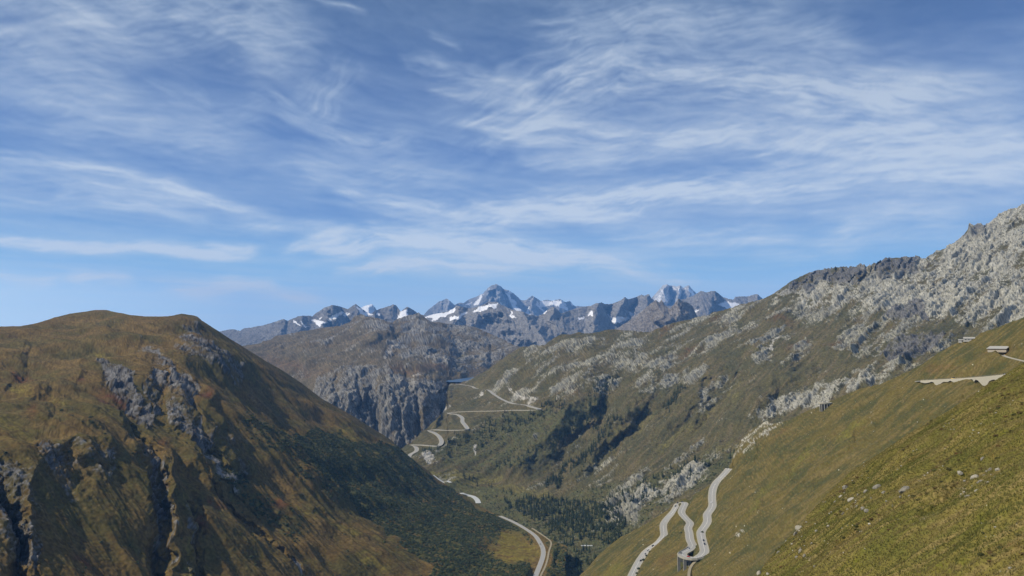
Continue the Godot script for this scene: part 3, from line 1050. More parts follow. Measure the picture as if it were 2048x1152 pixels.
	# meadows and woods
	s.poly("gold", [860, 945, 940, 940, 1010, 950, 1000, 962, 900, 965, 870, 958], 0.8)
	s.poly("gold", [900, 962, 990, 968, 1100, 985, 1120, 1003, 1020, 1008, 930, 985], 0.6)
	for q in [[1470, 780, 60, 8, -50], [1240, 860, 70, 8, -42], [1180, 920, 60, 8, -42], [1400, 840, 60, 10, -42], [1340, 880, 70, 10, -35], [1520, 700, 50, 10, -20], [1000, 770, 60, 8, -35], [950, 775, 14, 12, 0], [1440, 900, 60, 12, -15], [1480, 800, 50, 10, -50], [1290, 850, 50, 8, -42]]:
		s.oval("gold", q[0], q[1], q[2], q[3], q[4], 0.55, 0.9)
	for q in [[1330, 660, 40, 14, -20], [1440, 640, 30, 10, 0], [1140, 780, 40, 14, 0], [930, 995, 50, 6, 5], [960, 970, 40, 6, 0], [1600, 690, 30, 16, 0], [1680, 690, 50, 10, 0], [1560, 640, 40, 12, 0], [920, 760, 20, 6, 0], [1380, 700, 50, 10, -20]]:
		s.oval("red", q[0], q[1], q[2], q[3], q[4], 0.6, 0.9)
	s.poly("shrub", [850, 905, 920, 868, 960, 860, 1010, 830, 1080, 825, 1110, 820, 1150, 800, 1190, 790, 1160, 860, 1100, 900, 1020, 930, 960, 940, 880, 925], 0.5)
	s.poly("shrub", [860, 960, 960, 970, 1100, 1000, 1240, 1010, 1250, 1060, 1230, 1182, 1040, 1182, 1000, 1085, 880, 1010], 0.6)
	s.poly("shrub", [1270, 960, 1420, 920, 1480, 895, 1480, 930, 1400, 980, 1300, 1000], 0.5)
	s.poly("shrub", [1100, 1000, 1240, 960, 1350, 1000, 1260, 1080, 1150, 1100], 0.5)
	relief(s, {outward = Vector3(-0.45, 0.75, 0.5), contour = Vector2(0.66, 0.75), edge = 0.6, bias = -0.19, spread = 0.9, l_mix = 170.0, l_big = 330.0, a_big = 30.0, l_gul = 100.0, a_gul = 30.0, l_rock = 66.0, a_rock = 22.0, l_fine = 12.0, a_fine = 3.6, calm = 0.25})
	pass_road = lay_path(s, PASS_ROAD, 9.0)
	s.carve(pass_road, 8.0, 1.1, 34.0, 0.6)
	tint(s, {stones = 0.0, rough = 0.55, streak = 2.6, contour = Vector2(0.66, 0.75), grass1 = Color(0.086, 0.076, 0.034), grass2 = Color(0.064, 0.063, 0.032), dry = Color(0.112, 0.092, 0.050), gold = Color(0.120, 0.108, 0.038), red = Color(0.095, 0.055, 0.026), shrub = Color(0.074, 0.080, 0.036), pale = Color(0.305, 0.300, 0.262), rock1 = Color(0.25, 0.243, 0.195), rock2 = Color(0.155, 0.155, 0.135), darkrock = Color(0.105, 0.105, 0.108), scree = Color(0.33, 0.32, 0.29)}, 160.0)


func build_plateau() -> void:
	var s := Sheet.new()
	plateau = s
	s.setup(self, "plateau", 425, 1075, 230, PLATEAU_TOP, [425, 770, 500, 770, 640, 850, 760, 920, 800, 950, 895, 940, 905, 830, 960, 790, 1075, 750], [
		[640, 766, 3800], [700, 758, 3740], [760, 754, 3720], [850, 756, 3720], [882, 765, 3720], [650, 850, 3620], [760, 880, 3520], [800, 900, 3440], [885, 860, 3560], [790, 945, 3250], [700, 820, 3640], [830, 820, 3600],
		[500, 700, 5200], [560, 740, 4350], [600, 720, 4700], [700, 722, 4450], [800, 735, 4500], [700, 680, 5500], [830, 680, 5500], [830, 630, 6400], [720, 635, 6300], [560, 672, 6500], [900, 700, 5600], [940, 652, 6400], [1030, 690, 5900], [480, 692, 6000], [1070, 745, 5000], [430, 765, 4300]] + [[880, 757, 216.0 / -ray(880, 757).y], [905, 752, 216.0 / -ray(905, 752).y], [935, 752, 216.0 / -ray(935, 752).y], [950, 757, 216.0 / -ray(950, 757).y], [905, 761, 216.0 / -ray(905, 761).y], [930, 762, 216.0 / -ray(930, 762).y]])
	s.oval("flat", 915, 757, 62, 11, 0, 1.0, 0.4)
	# the cliff of slabs: buttresses and clefts
	for q in [[655, 40, 60], [690, 26, 40], [775, 36, 70], [840, 40, 70], [800, 20, 30]]:
		s.stroke("z", [q[0], 752, q[0] + 6, 800, q[0] + 12, 850, q[0] + 20, 930], q[1], q[1] * 0.7, q[2], 0.9, false)
	for q in [[738, 16, -70, 4], [812, 14, -60, 14], [715, 10, -34, 6], [670, 8, -26, 4], [862, 8, -30, -2], [785, 7, -24, 8]]:
		s.stroke("z", [q[0], 750, q[0] + q[3], 800, q[0] + q[3] * 2, 850, q[0] + q[3] * 2, 930], q[1] * 1.3, q[1] * 0.6, q[2], 1.0, false)
	s.stroke("z", [888, 770, 892, 800, 888, 840, 870, 860], 20, 8, -110, 1.0, false)
	# hills behind
	s.stroke("z", [837, 626, 850, 660, 880, 700, 888, 725], 60, 40, 200, 1.1, false)
	s.stroke("z", [722, 629, 740, 660, 760, 690], 50, 40, 200, 1.1)
	s.stroke("z", [930, 652, 960, 690, 980, 725], 40, 50, 120, 1.1)
	s.stroke("z", [905, 650, 915, 690, 922, 725], 26, 14, -110, 1.1)
	s.stroke("z", [970, 665, 985, 700, 995, 730], 12, 8, -60, 1.0)
	s.stroke("z", [790, 645, 800, 690, 780, 720], 26, 20, -110, 1.1)
	s.stroke("z", [600, 665, 620, 690, 600, 720], 40, 34, 130, 1.2)
	s.stroke("z", [560, 680, 570, 710, 540, 740], 30, 24, -90, 1.2)
	for q in [[855, 690, 26, 12], [830, 705, 30, 10], [890, 715, 20, 16], [790, 670, 24, 8], [940, 715, 24, 20], [650, 685, 24, 8]]:
		s.oval("z", q[0], q[1], q[2], q[3], 0, 60, 1.0)
		s.oval("rock", q[0], q[1], q[2] * 1.2, q[3] * 1.2, 0, 0.6, 0.8)
	s.poly("rock", [640, 760, 700, 735, 760, 728, 800, 752, 850, 753, 900, 765, 900, 850, 800, 950, 700, 900, 620, 800], 0.72)
	s.poly("rock", [760, 640, 837, 620, 900, 645, 950, 650, 1000, 675, 1040, 695, 1040, 740, 960, 740, 900, 745, 850, 720, 800, 715, 760, 680], 0.5)
	s.poly("rock", [690, 640, 722, 625, 770, 640, 800, 660, 740, 670], 0.4)
	s.oval("gold", 800, 820, 24, 12, 0, 0.6, 0.9)
	s.stroke("gold", [742, 770, 745, 830, 752, 900], 7, 6, 0.7, 0.7)
	s.stroke("gold", [925, 680, 928, 720, 915, 745], 8, 8, 0.6, 0.7)
	s.oval("red", 800, 742, 90, 10, 0, 0.6, 0.9)
	s.oval("red", 580, 730, 120, 22, 15, 0.5, 0.9)
	s.oval("red", 860, 735, 60, 10, 0, 0.5, 0.9)
	s.oval("scree", 840, 745, 26, 5, 0, 0.5, 0.9)
	s.stroke("scree", [765, 718, 790, 700, 800, 680], 4, 4, 0.6, 0.7)
	relief(s, {outward = Vector3(-0.1, 0.8, 0.6), contour = Vector2(1.0, 0.25), bias = -0.04, spread = 0.85, l_mix = 200.0, l_big = 600.0, a_big = 70.0, l_gul = 60.0, a_gul = 18.0, l_rock = 55.0, a_rock = 20.0, l_fine = 16.0, a_fine = 4.5, calm = 0.3})
	tint(s, {contour = Vector2(1.0, 0.25), grass1 = Color(0.115, 0.095, 0.060), grass2 = Color(0.090, 0.080, 0.055), dry = Color(0.145, 0.115, 0.076), gold = Color(0.105, 0.100, 0.045), red = Color(0.110, 0.070, 0.045), shrub = Color(0.05, 0.05, 0.03), rock1 = Color(0.21, 0.205, 0.19), rock2 = Color(0.125, 0.125, 0.122), darkrock = Color(0.12, 0.12, 0.12), scree = Color(0.30, 0.28, 0.25)}, 240.0)


func build_road_hill() -> void:
	var s := Sheet.new()
	road_hill = s
	var ctrl := []
	# a south slope close to one plane: y = -305 + 0.8 x - 0.15 z below / beside the camera
	for q in [[1140, 1178], [1250, 1178], [1400, 1178], [1500, 1170], [1209, 1099], [1300, 1044], [1362, 998], [1432, 961], [1380, 1080], [1471, 918], [1560, 845], [1643, 812], [1723, 775], [1500, 1020], [1600, 950], [1700, 900], [1800, 840], [1830, 736], [1900, 770], [1947, 676], [2016, 644], [2000, 740], [2150, 600], [2150, 700], [1600, 1080], [1900, 860]]:
		var r := ray(q[0], q[1])
		ctrl.append([q[0], q[1], 305.0 / (0.8 * r.x - 0.15 - r.y)])
	s.setup(self, "right_meadow", 1135, 2150, 190, ROAD_HILL_TOP, [1130, 1186, 1530, 1186, 1600, 1120, 1700, 1010, 1800, 940, 1900, 880, 2000, 810, 2048, 780, 2150, 730], ctrl)
	flatten_along(s, HAIRPIN_ROAD, 13.0)
	flatten_along(s, HUT_TRACK, 8.0)
	flatten_along(s, WALL_ROAD, 12.0)
	s.stroke("z", [1962, 762, 1952, 774, 1935, 800], 18, 18, -9, 1.0, false)
	s.stroke("z", [1880, 764, 1870, 774, 1855, 795], 16, 16, -5, 1.0, false)
	# runnels and low ribs down the fall line, a sharper edge where the slope breaks off
	for q in [[1560, 850, 1480, 960, 1430, 1060, -9, 18], [1640, 830, 1560, 930, 1490, 1060, 8, 22], [1690, 830, 1600, 940, 1530, 1050, -10, 20], [1760, 810, 1660, 900, 1580, 1010, 8, 20], [1420, 990, 1390, 1030, 1370, 1060, -6, 12], [1340, 1060, 1290, 1110, 1250, 1170, -8, 22], [1840, 770, 1760, 840, 1690, 900, -9, 18]]:
		s.stroke("z", [q[0], q[1], q[2], q[3], q[4], q[5]], q[7], q[7], q[6], 1.2)
	s.stroke("z", [1468, 922, 1490, 900, 1520, 875, 1545, 858], 6, 22, 24, 0.7)
	s.poly("rock", [1462, 905, 1480, 872, 1522, 842, 1560, 835, 1556, 852, 1536, 872, 1500, 900, 1470, 918], 1.0)
	s.stroke("rock", [1555, 845, 1600, 825, 1640, 806], 12, 5, 0.75, 0.6)
	s.stroke("rock", [1760, 815, 1735, 840, 1700, 850], 12, 14, 0.62, 0.8)
	s.stroke("rock", [1735, 800, 1770, 775, 1800, 765], 16, 20, 0.55, 0.8)
	s.stroke("rock", [1753, 771, 1790, 762, 1830, 750], 10, 4, 0.7, 0.7)
	s.stroke("rock", [1850, 746, 1920, 728, 1990, 706], 9, 9, 0.62, 0.8)
	s.stroke("rock", [1960, 672, 2048, 646, 2150, 610], 22, 12, 0.6, 0.8)
	s.stroke("rock", [1250, 1066, 1290, 1046, 1312, 1034], 7, 6, 0.8, 0.6)
	s.stroke("rock", [1270, 1090, 1295, 1082], 8, 7, 0.8, 0.6)
	s.stroke("z", [1268, 1090, 1295, 1080], 4, 14, 8, 0.6)
	s.stroke("rock", [1450, 960, 1436, 1000, 1430, 1020], 5, 5, 0.6, 0.8)
	for q in [[1520, 1030, 6, 16, 20], [1500, 990, 5, 10, 20], [1490, 1065, 26, 5, -40], [1650, 880, 20, 4, -30], [1475, 1125, 12, 6, -30]]:
		s.oval("rock", q[0], q[1], q[2], q[3], q[4], 0.75, 0.9)
	for q in [[1400, 1060, 60, 20, -45], [1600, 920, 80, 14, -45], [1520, 1000, 60, 16, -45], [1700, 860, 60, 10, -40], [1230, 1140, 40, 20, -45]]:
		s.oval("gold", q[0], q[1], q[2], q[3], q[4], 0.5, 0.9)
	for q in [[1880, 740, 70, 8, -10], [1990, 700, 60, 8, -10], [1420, 960, 30, 6, -40], [1560, 870, 40, 6, -40], [1330, 1120, 40, 16, -45]]:
		s.oval("red", q[0], q[1], q[2], q[3], q[4], 0.45, 0.9)
	relief(s, {outward = Vector3(-0.6, 0.8, -0.05), contour = Vector2(0.18, -0.98), bias = -0.62, spread = 0.75, l_mix = 46.0, l_big = 120.0, a_big = 6.0, l_gul = 36.0, a_gul = 3.6, l_rock = 14.0, a_rock = 6.0, l_fine = 3.2, a_fine = 0.7, calm = 0.55})
	hairpin_road = lay_path(s, HAIRPIN_ROAD, 4.0)
	farm_track = lay_path(s, FARM_TRACK, 4.0)
	hut_track = lay_path(s, HUT_TRACK, 4.0)
	wall_road = lay_path(s, WALL_ROAD, 4.0)
	s.carve(farm_track, 2.0, 1.2, 8.0, 0.3)
	s.carve(hut_track, 2.5, 1.2, 9.0, 0.3)
	s.carve(wall_road, 4.0, 1.4, 16.0, 0.3, false)
	# the outer end of the lower hairpin stands on a viaduct: there the ground is cut but not filled
	var a0 := nearest_on(hairpin_road, Vector2(1400, 1113))
	var a1 := nearest_on(hairpin_road, Vector2(1382, 1096))
	s.carve(hairpin_road.slice(0, a0), 6.6, 1.5, 17.0, 0.3)
	s.carve(hairpin_road.slice(a1), 6.6, 1.5, 17.0, 0.3)
	s.carve(hairpin_road.slice(a0 - 1, a1 + 1), 5.2, 1.5, 17.0, 0.5, false)
	tint(s, {rough = 0.38, streak = 3.0, stones = 0.02, contour = Vector2(0.18, -0.98), grass1 = Color(0.108, 0.088, 0.028), grass2 = Color(0.062, 0.064, 0.026), dry = Color(0.135, 0.105, 0.042), gold = Color(0.135, 0.125, 0.028), red = Color(0.128, 0.078, 0.032), shrub = Color(0.04, 0.05, 0.02), rock1 = Color(0.34, 0.325, 0.26), rock2 = Color(0.25, 0.245, 0.22), darkrock = Color(0.15, 0.15, 0.15), scree = Color(0.36, 0.34, 0.29)}, 60.0)


func build_near_hill() -> void:
	var s := Sheet.new()
	near_hill = s
	var ctrl := []
	for q in [[1490, 1186], [1600, 1186], [1800, 1186], [2000, 1186], [2150, 1186], [1700, 1080], [1900, 1050], [2100, 1000], [1800, 960], [2000, 880], [2150, 850]]:
		var r := ray(q[0], q[1])
		ctrl.append([q[0], q[1], 52.0 / (0.72 * r.x - 0.22 - r.y)])
	for q in [[1525, 1139], [1622, 1022], [1698, 946], [1838, 860], [1950, 785], [2048, 729], [2150, 674]]:     # the slope rounds off at its far edge
		var r := ray(q[0], q[1])
		ctrl.append([q[0], q[1], 1.06 * 52.0 / (0.72 * r.x - 0.22 - r.y)])
	s.setup(self, "near_meadow", 1485, 2150, 330, NEAR_TOP, [1480, 1196, 2160, 1196], ctrl)
	for q in [[1990, 900, 1900, 985, 1830, 1050, -3.0, 22], [1760, 950, 1690, 1020, 1610, 1110, -1.6, 20], [2050, 960, 1960, 1060, 1880, 1150, 1.6, 40], [1840, 900, 1760, 990, 1660, 1110, 1.4, 40]]:
		s.stroke("z", [q[0], q[1], q[2], q[3], q[4], q[5]], q[7], q[7], q[6], 1.2)
	for q in [[1985, 950, 40, 8, -35], [1930, 975, 34, 6, -40], [1850, 1040, 40, 5, -35], [1720, 1000, 30, 8, -40], [1680, 985, 20, 6, -40], [1600, 1060, 26, 8, -45], [1610, 1110, 24, 8, -40], [1800, 985, 14, 6, -20], [2030, 1135, 40, 4, -15], [1520, 1130, 18, 8, -40]]:
		s.oval("scree", q[0], q[1], q[2], q[3], q[4], 0.42, 0.9)
	for q in [[1980, 905, 60, 14, -30], [1700, 1080, 80, 20, -40], [1830, 910, 50, 10, -35], [1600, 1100, 60, 12, -40], [2010, 1090, 60, 14, -20]]:
		s.oval("red", q[0], q[1], q[2], q[3], q[4], 0.4, 0.9)
	for q in [[1900, 1130, 140, 30, -10], [1800, 940, 60, 14, -40], [2020, 860, 80, 20, -30], [1700, 1130, 60, 20, -30], [1980, 1030, 90, 20, -20]]:
		s.oval("gold", q[0], q[1], q[2], q[3], q[4], 0.6, 0.9)
	relief(s, {outward = Vector3(-0.55, 0.8, -0.05), contour = Vector2(0.29, -0.96), bias = -0.9, spread = 0.6, l_mix = 14.0, l_big = 34.0, a_big = 2.2, l_gul = 11.0, a_gul = 1.0, l_rock = 3.0, a_rock = 0.8, l_fine = 0.9, a_fine = 0.13, calm = 0.7})
	tint(s, {rough = 0.32, streak = 2.6, stones = 0.02, contour = Vector2(0.29, -0.96), grass1 = Color(0.160, 0.134, 0.038), grass2 = Color(0.116, 0.112, 0.028), dry = Color(0.195, 0.150, 0.060), gold = Color(0.115, 0.115, 0.018), red = Color(0.150, 0.086, 0.030), shrub = Color(0.04, 0.05, 0.02), rock1 = Color(0.34, 0.32, 0.27), rock2 = Color(0.27, 0.25, 0.22), darkrock = Color(0.15, 0.15, 0.15), scree = Color(0.22, 0.18, 0.12)}, 17.0)


# ------------------------------------------------------------------------------------------------ far ranges
func far_range(nm: String, label: String, x0: float, x1: float, rows: float, top: Array, bot: Array, dist_top: float, dist_bot: float, spurs: Array, snows: Array, tone: Dictionary) -> Sheet:
	var s := Sheet.new()
	var ctrl := []
	for q in 5:
		var x := lerpf(x0, x1, q / 4.0)
		var y0 := along(top, x)
		var y1 := along(bot, x)
		ctrl.append([x, y0, dist_top])
		ctrl.append([x, y1, dist_bot])
		ctrl.append([x, (y0 + y1) * 0.5, lerpf(dist_top, dist_bot, 0.45)])
	s.setup(self, nm, x0, x1, rows, top, bot, ctrl, 2.4)
	for q in spurs:
		s.stroke("z", q[0], q[1], q[2], q[3] * dist_top * 1.5, 0.9, q.size() > 4)
	for q in snows:
		s.poly("snow", q, 1.0)
	var u := dist_top / FOCAL          # metres per photograph pixel there
	relief(s, {outward = Vector3(-0.15, 0.5, 0.85), contour = Vector2(1.0, 0.1), bias = tone.get("bias", 0.75), spread = 0.5, l_mix = 40.0 * u, l_big = 70.0 * u, a_big = 4.0 * u, l_gul = 15.0 * u, a_gul = 3.2 * u, l_rock = 10.0 * u, a_rock = 3.0 * u, l_fine = 3.0 * u, a_fine = 0.5 * u, calm = 0.4, shear = tone.get("shear", 0.0)})
	tint(s, {contour = Vector2(1.0, 0.1), grass1 = tone.grass, grass2 = tone.grass * 0.85, dry = tone.grass * 1.15, gold = tone.grass, red = tone.grass, shrub = tone.grass, rock1 = tone.rock, rock2 = tone.rock * 0.72, darkrock = tone.rock * 0.6, scree = tone.rock * 1.3}, 60.0 * u)
	s.commit(dist_top * 0.08, dist_top * 0.03, terrain_mat, label)
	return s


func build_far() -> void:
	var grey := {rock = Color(0.22, 0.215, 0.21), grass = Color(0.18, 0.165, 0.14)}
	var brown := {rock = Color(0.19, 0.185, 0.18), grass = Color(0.15, 0.135, 0.11)}
	var pale := {rock = Color(0.25, 0.24, 0.24), grass = Color(0.2, 0.18, 0.15)}
	far_range("highest_peak", "highest far peak, a grey rock pyramid with ribs of snow", 846, 1195, 110,
		[840, 640, 850, 628, 859, 618, 878, 604, 894, 597, 902, 604, 909, 610, 921, 605, 927, 606, 937, 599, 952, 593, 966, 587, 976, 576, 984, 571, 992, 568, 1001, 572, 1007, 578, 1017, 580, 1030, 589, 1042, 600, 1052, 600, 1060, 594, 1065, 591, 1073, 596, 1081, 602, 1088, 601, 1093, 600, 1105, 602, 1120, 598, 1130, 604, 1140, 602, 1148, 612, 1161, 613, 1183, 612, 1200, 618],
		[840, 690, 1200, 690], 21500, 20300,
		[[[992, 568, 985, 600, 970, 640], 40, 26, 0.03], [[992, 568, 1012, 600, 1040, 640], 24, 30, 0.03], [[894, 597, 897, 620, 900, 650], 40, 14, 0.03], [[1065, 591, 1064, 615, 1070, 650], 20, 26, 0.025], [[1017, 580, 1032, 610, 1050, 640], 8, 12, 0.018], [[976, 580, 962, 605, 950, 630], 10, 10, 0.014], [[1005, 580, 1016, 610, 1025, 640], 5, 6, -0.012], [[985, 585, 988, 620], 6, 5, -0.01], [[1120, 598, 1120, 630], 30, 20, 0.02]],
		[[958, 592, 966, 590, 962, 605, 950, 612, 948, 606], [928, 609, 941, 604, 938, 611], [1080, 603, 1093, 600, 1110, 603, 1120, 601, 1132, 612, 1138, 622, 1118, 612, 1100, 610, 1084, 614], [1005, 590, 1010, 588, 1024, 625, 1020, 626], [1012, 584, 1018, 584, 1040, 622, 1034, 624], [998, 592, 1001, 592, 1008, 626, 1004, 628], [1050, 625, 1055, 612, 1062, 630, 1056, 634], [1072, 603, 1076, 602, 1092, 624, 1086, 624], [1140, 605, 1147, 612, 1144, 618]], {rock = Color(0.24, 0.24, 0.245), grass = Color(0.42, 0.43, 0.45), bias = 0.62})
	far_range("snow_dome", "white snow dome between dark far peaks on the left", 706, 770, 40,
		[700, 640, 722, 616, 728, 612, 735, 610, 744, 608, 750, 615, 756, 624, 770, 640], [700, 660, 775, 660], 21000, 20600, [[[744, 608, 738, 630], 20, 20, 0.02]], [[700, 640, 722, 612, 745, 604, 750, 616, 745, 640, 720, 650]], pale)
	far_range("twin_peaks", "jagged far peaks streaked with snow gullies behind the grey ridge", 1295, 1400, 70,
		[1290, 612, 1303, 597, 1316, 582, 1326, 571, 1334, 569, 1340, 572, 1347, 571, 1353, 574, 1360, 571, 1367, 576, 1371, 573, 1377, 570, 1382, 576, 1392, 587, 1405, 600], [1290, 650, 1410, 650], 20500, 19600,
		[[[1334, 569, 1328, 600, 1320, 625], 14, 14, 0.02], [[1360, 571, 1355, 600, 1352, 625], 10, 12, 0.02], [[1377, 570, 1380, 600, 1385, 625], 10, 16, 0.02], [[1345, 572, 1340, 600, 1336, 620], 4, 6, -0.016], [[1369, 575, 1366, 600, 1364, 620], 4, 5, -0.016]],
		[[1339, 572, 1347, 571, 1343, 590, 1337, 610, 1334, 606], [1355, 576, 1366, 574, 1372, 590, 1366, 600, 1360, 598], [1362, 590, 1372, 592, 1372, 602, 1360, 602], [1376, 578, 1382, 580, 1391, 592, 1384, 596], [1317, 588, 1321, 589, 1320, 593], [1326, 580, 1329, 580, 1333, 606, 1330, 608]], {rock = Color(0.27, 0.27, 0.275), grass = Color(0.55, 0.56, 0.58), bias = 0.48})
	far_range("left_range", "dark far ridge with snow patches left of the highest peak", 425, 858, 90,
		[420, 668, 447, 662, 464, 659, 480, 662, 487, 657, 500, 655, 517, 652, 540, 647, 555, 642, 567, 638, 575, 641, 585, 637, 595, 633, 605, 632, 622, 632, 625, 634, 633, 626, 640, 622, 650, 615, 664, 610, 672, 611, 680, 613, 695, 618, 700, 615, 712, 608, 718, 613, 730, 622, 742, 628, 755, 620, 768, 616, 778, 612, 785, 609, 792, 610, 797, 617, 801, 623, 808, 618, 815, 613, 825, 619, 838, 628, 860, 634],
		[420, 720, 860, 700], 13000, 11700,
		[[[664, 610, 655, 630, 640, 660], 30, 20, 0.03], [[664, 610, 676, 632, 690, 660], 14, 24, 0.03], [[712, 608, 712, 630, 730, 660], 26, 26, 0.03], [[785, 609, 782, 630, 790, 660], 30, 14, 0.03], [[815, 613, 812, 635, 820, 655], 14, 20, 0.03], [[567, 638, 560, 665], 40, 40, 0.03], [[605, 632, 600, 660], 26, 24, 0.02], [[747, 626, 750, 650], 16, 10, 0.015]],
		[[624, 640, 634, 638, 652, 644, 660, 642, 636, 652], [656, 642, 672, 628, 690, 622, 696, 624, 676, 634, 660, 644], [690, 630, 700, 622, 702, 626, 692, 634], [712, 612, 724, 618, 732, 626, 744, 622, 742, 630, 730, 634, 716, 622], [795, 628, 806, 622, 815, 620, 816, 632, 802, 640, 790, 640], [585, 642, 592, 645, 598, 650, 588, 648], [598, 643, 612, 650, 620, 654, 604, 651], [750, 628, 760, 626, 758, 632], [637, 636, 644, 634, 642, 638]], brown)
	far_range("right_range", "serrated grey ridge with glacier pockets below the twin peaks", 1140, 1545, 90,
		[1135, 625, 1150, 617, 1183, 611, 1192, 606, 1197, 607, 1203, 605, 1209, 609, 1224, 608, 1242, 600, 1250, 594, 1257, 598, 1265, 596, 1275, 593, 1283, 589, 1290, 591, 1298, 588, 1303, 597, 1312, 604, 1330, 612, 1345, 612, 1357, 600, 1370, 598, 1385, 592, 1395, 586, 1402, 582, 1412, 585, 1422, 583, 1431, 583, 1439, 589, 1445, 595, 1459, 599, 1467, 600, 1470, 594, 1484, 593, 1498, 592, 1508, 589, 1515, 588, 1521, 594, 1527, 599, 1545, 606],
		[1135, 690, 1545, 690], 13500, 12200,
		[[[1195, 606, 1192, 635, 1185, 668], 24, 18, 0.03], [[1250, 594, 1240, 620, 1225, 650], 22, 20, 0.03], [[1298, 588, 1290, 615, 1275, 650], 22, 24, 0.03], [[1402, 582, 1400, 610, 1395, 640], 26, 18, 0.03], [[1431, 583, 1425, 610, 1415, 640], 10, 30, 0.03], [[1515, 588, 1512, 605], 30, 14, 0.02], [[1275, 593, 1268, 620], 6, 6, -0.015], [[1222, 608, 1218, 635], 10, 8, -0.02]],
		[[1155, 635, 1165, 632, 1170, 634, 1158, 638], [1172, 632, 1182, 624, 1187, 625, 1184, 634], [1203, 634, 1218, 630, 1232, 636, 1258, 631, 1261, 638, 1240, 643, 1228, 649, 1215, 641], [1256, 622, 1260, 622, 1268, 632, 1262, 630], [1434, 612, 1446, 605, 1472, 603, 1484, 614, 1460, 618], [1384, 620, 1396, 618, 1390, 624]], grey)
	far_range("middle_range", "row of dark rock pyramids with snowfields below the highest peak", 842, 1245, 120,
		[836, 642, 850, 634, 862, 630, 875, 627, 890, 624, 905, 618, 912, 611, 920, 612, 940, 617, 952, 614, 965, 610, 976, 603, 985, 604, 995, 604, 1003, 610, 1012, 614, 1020, 618, 1035, 622, 1045, 624, 1055, 628, 1066, 630, 1075, 632, 1085, 628, 1095, 620, 1101, 616, 1107, 613, 1113, 617, 1122, 627, 1131, 624, 1140, 621, 1150, 619, 1165, 615, 1183, 613, 1190, 609, 1197, 608, 1203, 611, 1215, 630, 1228, 650, 1250, 670],
		[836, 665, 900, 665, 960, 680, 1000, 700, 1250, 700], 11500, 10300,
		[[[985, 615, 1008, 627, 1025, 648, 1050, 674, 1085, 694], 50, 30, 0.045], [[1043, 622, 1055, 642, 1075, 662, 1095, 692], 22, 24, 0.035], [[1107, 613, 1103, 640, 1125, 662, 1148, 672], 34, 26, 0.04], [[1195, 608, 1190, 640, 1186, 668], 30, 18, 0.035], [[918, 611, 915, 630, 905, 650], 20, 14, 0.02], [[960, 612, 950, 640], 20, 20, 0.02]],
		[[846, 634, 876, 624, 886, 626, 909, 615, 912, 620, 890, 634, 868, 640], [899, 636, 912, 632, 924, 627, 934, 621, 933, 628, 918, 638, 900, 641], [948, 624, 962, 614, 976, 607, 995, 606, 994, 614, 988, 618, 978, 615, 962, 626], [1018, 622, 1024, 630, 1035, 634, 1028, 636, 1019, 630], [1065, 628, 1078, 626, 1076, 630, 1068, 631], [1082, 627, 1094, 619, 1096, 621, 1087, 628], [1172, 632, 1182, 624, 1187, 625, 1184, 634], [1155, 635, 1165, 632, 1168, 634, 1158, 638]], grey)
	far_range("grey_peak", "grey rocky peak with a dark right face behind the brown shoulder", 1222, 1402, 80,
		[1218, 666, 1234, 657, 1260, 640, 1285, 622, 1300, 608, 1312, 600, 1318, 605, 1323, 600, 1330, 610, 1340, 618, 1350, 606, 1357, 597, 1366, 602, 1376, 606, 1385, 612, 1392, 628, 1402, 642], [1218, 690, 1402, 680], 8000, 7400,
		[[[1312, 600, 1320, 622, 1340, 640], 40, 24, 0.03], [[1357, 597, 1362, 620, 1380, 640], 20, 24, 0.03], [[1300, 640, 1350, 650], 30, 30, 0.01]], [], {rock = Color(0.20, 0.185, 0.17), grass = Color(0.14, 0.12, 0.09)})


func finish_terrain() -> void:
	plateau.commit(500, 150, terrain_mat, "rocky plateau with a slab cliff and rounded brown hills behind it")
	flank.commit(400, 120, terrain_mat, "craggy right mountainside rising from the wooded valley floor")
	left_hill.commit(300, 90, terrain_mat, "brown grassy mountain with dark slate gullies on the left")
	road_hill.commit(60, 40, terrain_mat, "grass slope that carries the hairpin road")
	near_hill.commit(16, 10, terrain_mat, "steep near meadow with scattered stones on the right")


# ------------------------------------------------------------------------------------------------ helpers for things
var mats := {}

func mat(nm: String, c: Color, rough := 0.9, metal := 0.0) -> StandardMaterial3D:       # c is linear
	if not mats.has(nm):
		var m := StandardMaterial3D.new()
		m.resource_name = nm
		m.albedo_color = c.linear_to_srgb()
		m.roughness = rough
		m.metallic = metal
		m.metallic_specular = 0.35
		mats[nm] = m
	return mats[nm]


func grainy(nm: String, c: Color, size: float, amount: float, rough := 0.95) -> StandardMaterial3D:     # colour with a worn, patchy grain
	if not mats.has(nm):
		var m := mat(nm, Color.WHITE, rough)
		var t := NoiseTexture2D.new()
		t.width = 256
		t.height = 256
		t.seamless = true
		t.normalize = true
		var n := make_noise(FastNoiseLite.TYPE_SIMPLEX_SMOOTH, FastNoiseLite.FRACTAL_FBM, 5, nm.length() * 7 + 3, 0.65)
		n.frequency = 0.02
		t.noise = n
		var ramp := Gradient.new()
		ramp.set_color(0, (c * (1.0 - amount)).linear_to_srgb())
		ramp.set_color(1, (c * (1.0 + amount)).linear_to_srgb())
		t.color_ramp = ramp
		m.albedo_texture = t
		m.uv1_triplanar = true
		m.uv1_world_triplanar = true
		m.uv1_scale = Vector3.ONE / size
	return mats[nm]


func numbered(nm: String) -> String:
	var n: int = counts.get(nm, -1) + 1
	counts[nm] = n
	return nm if n == 0 else "%s_%03d" % [nm, n]


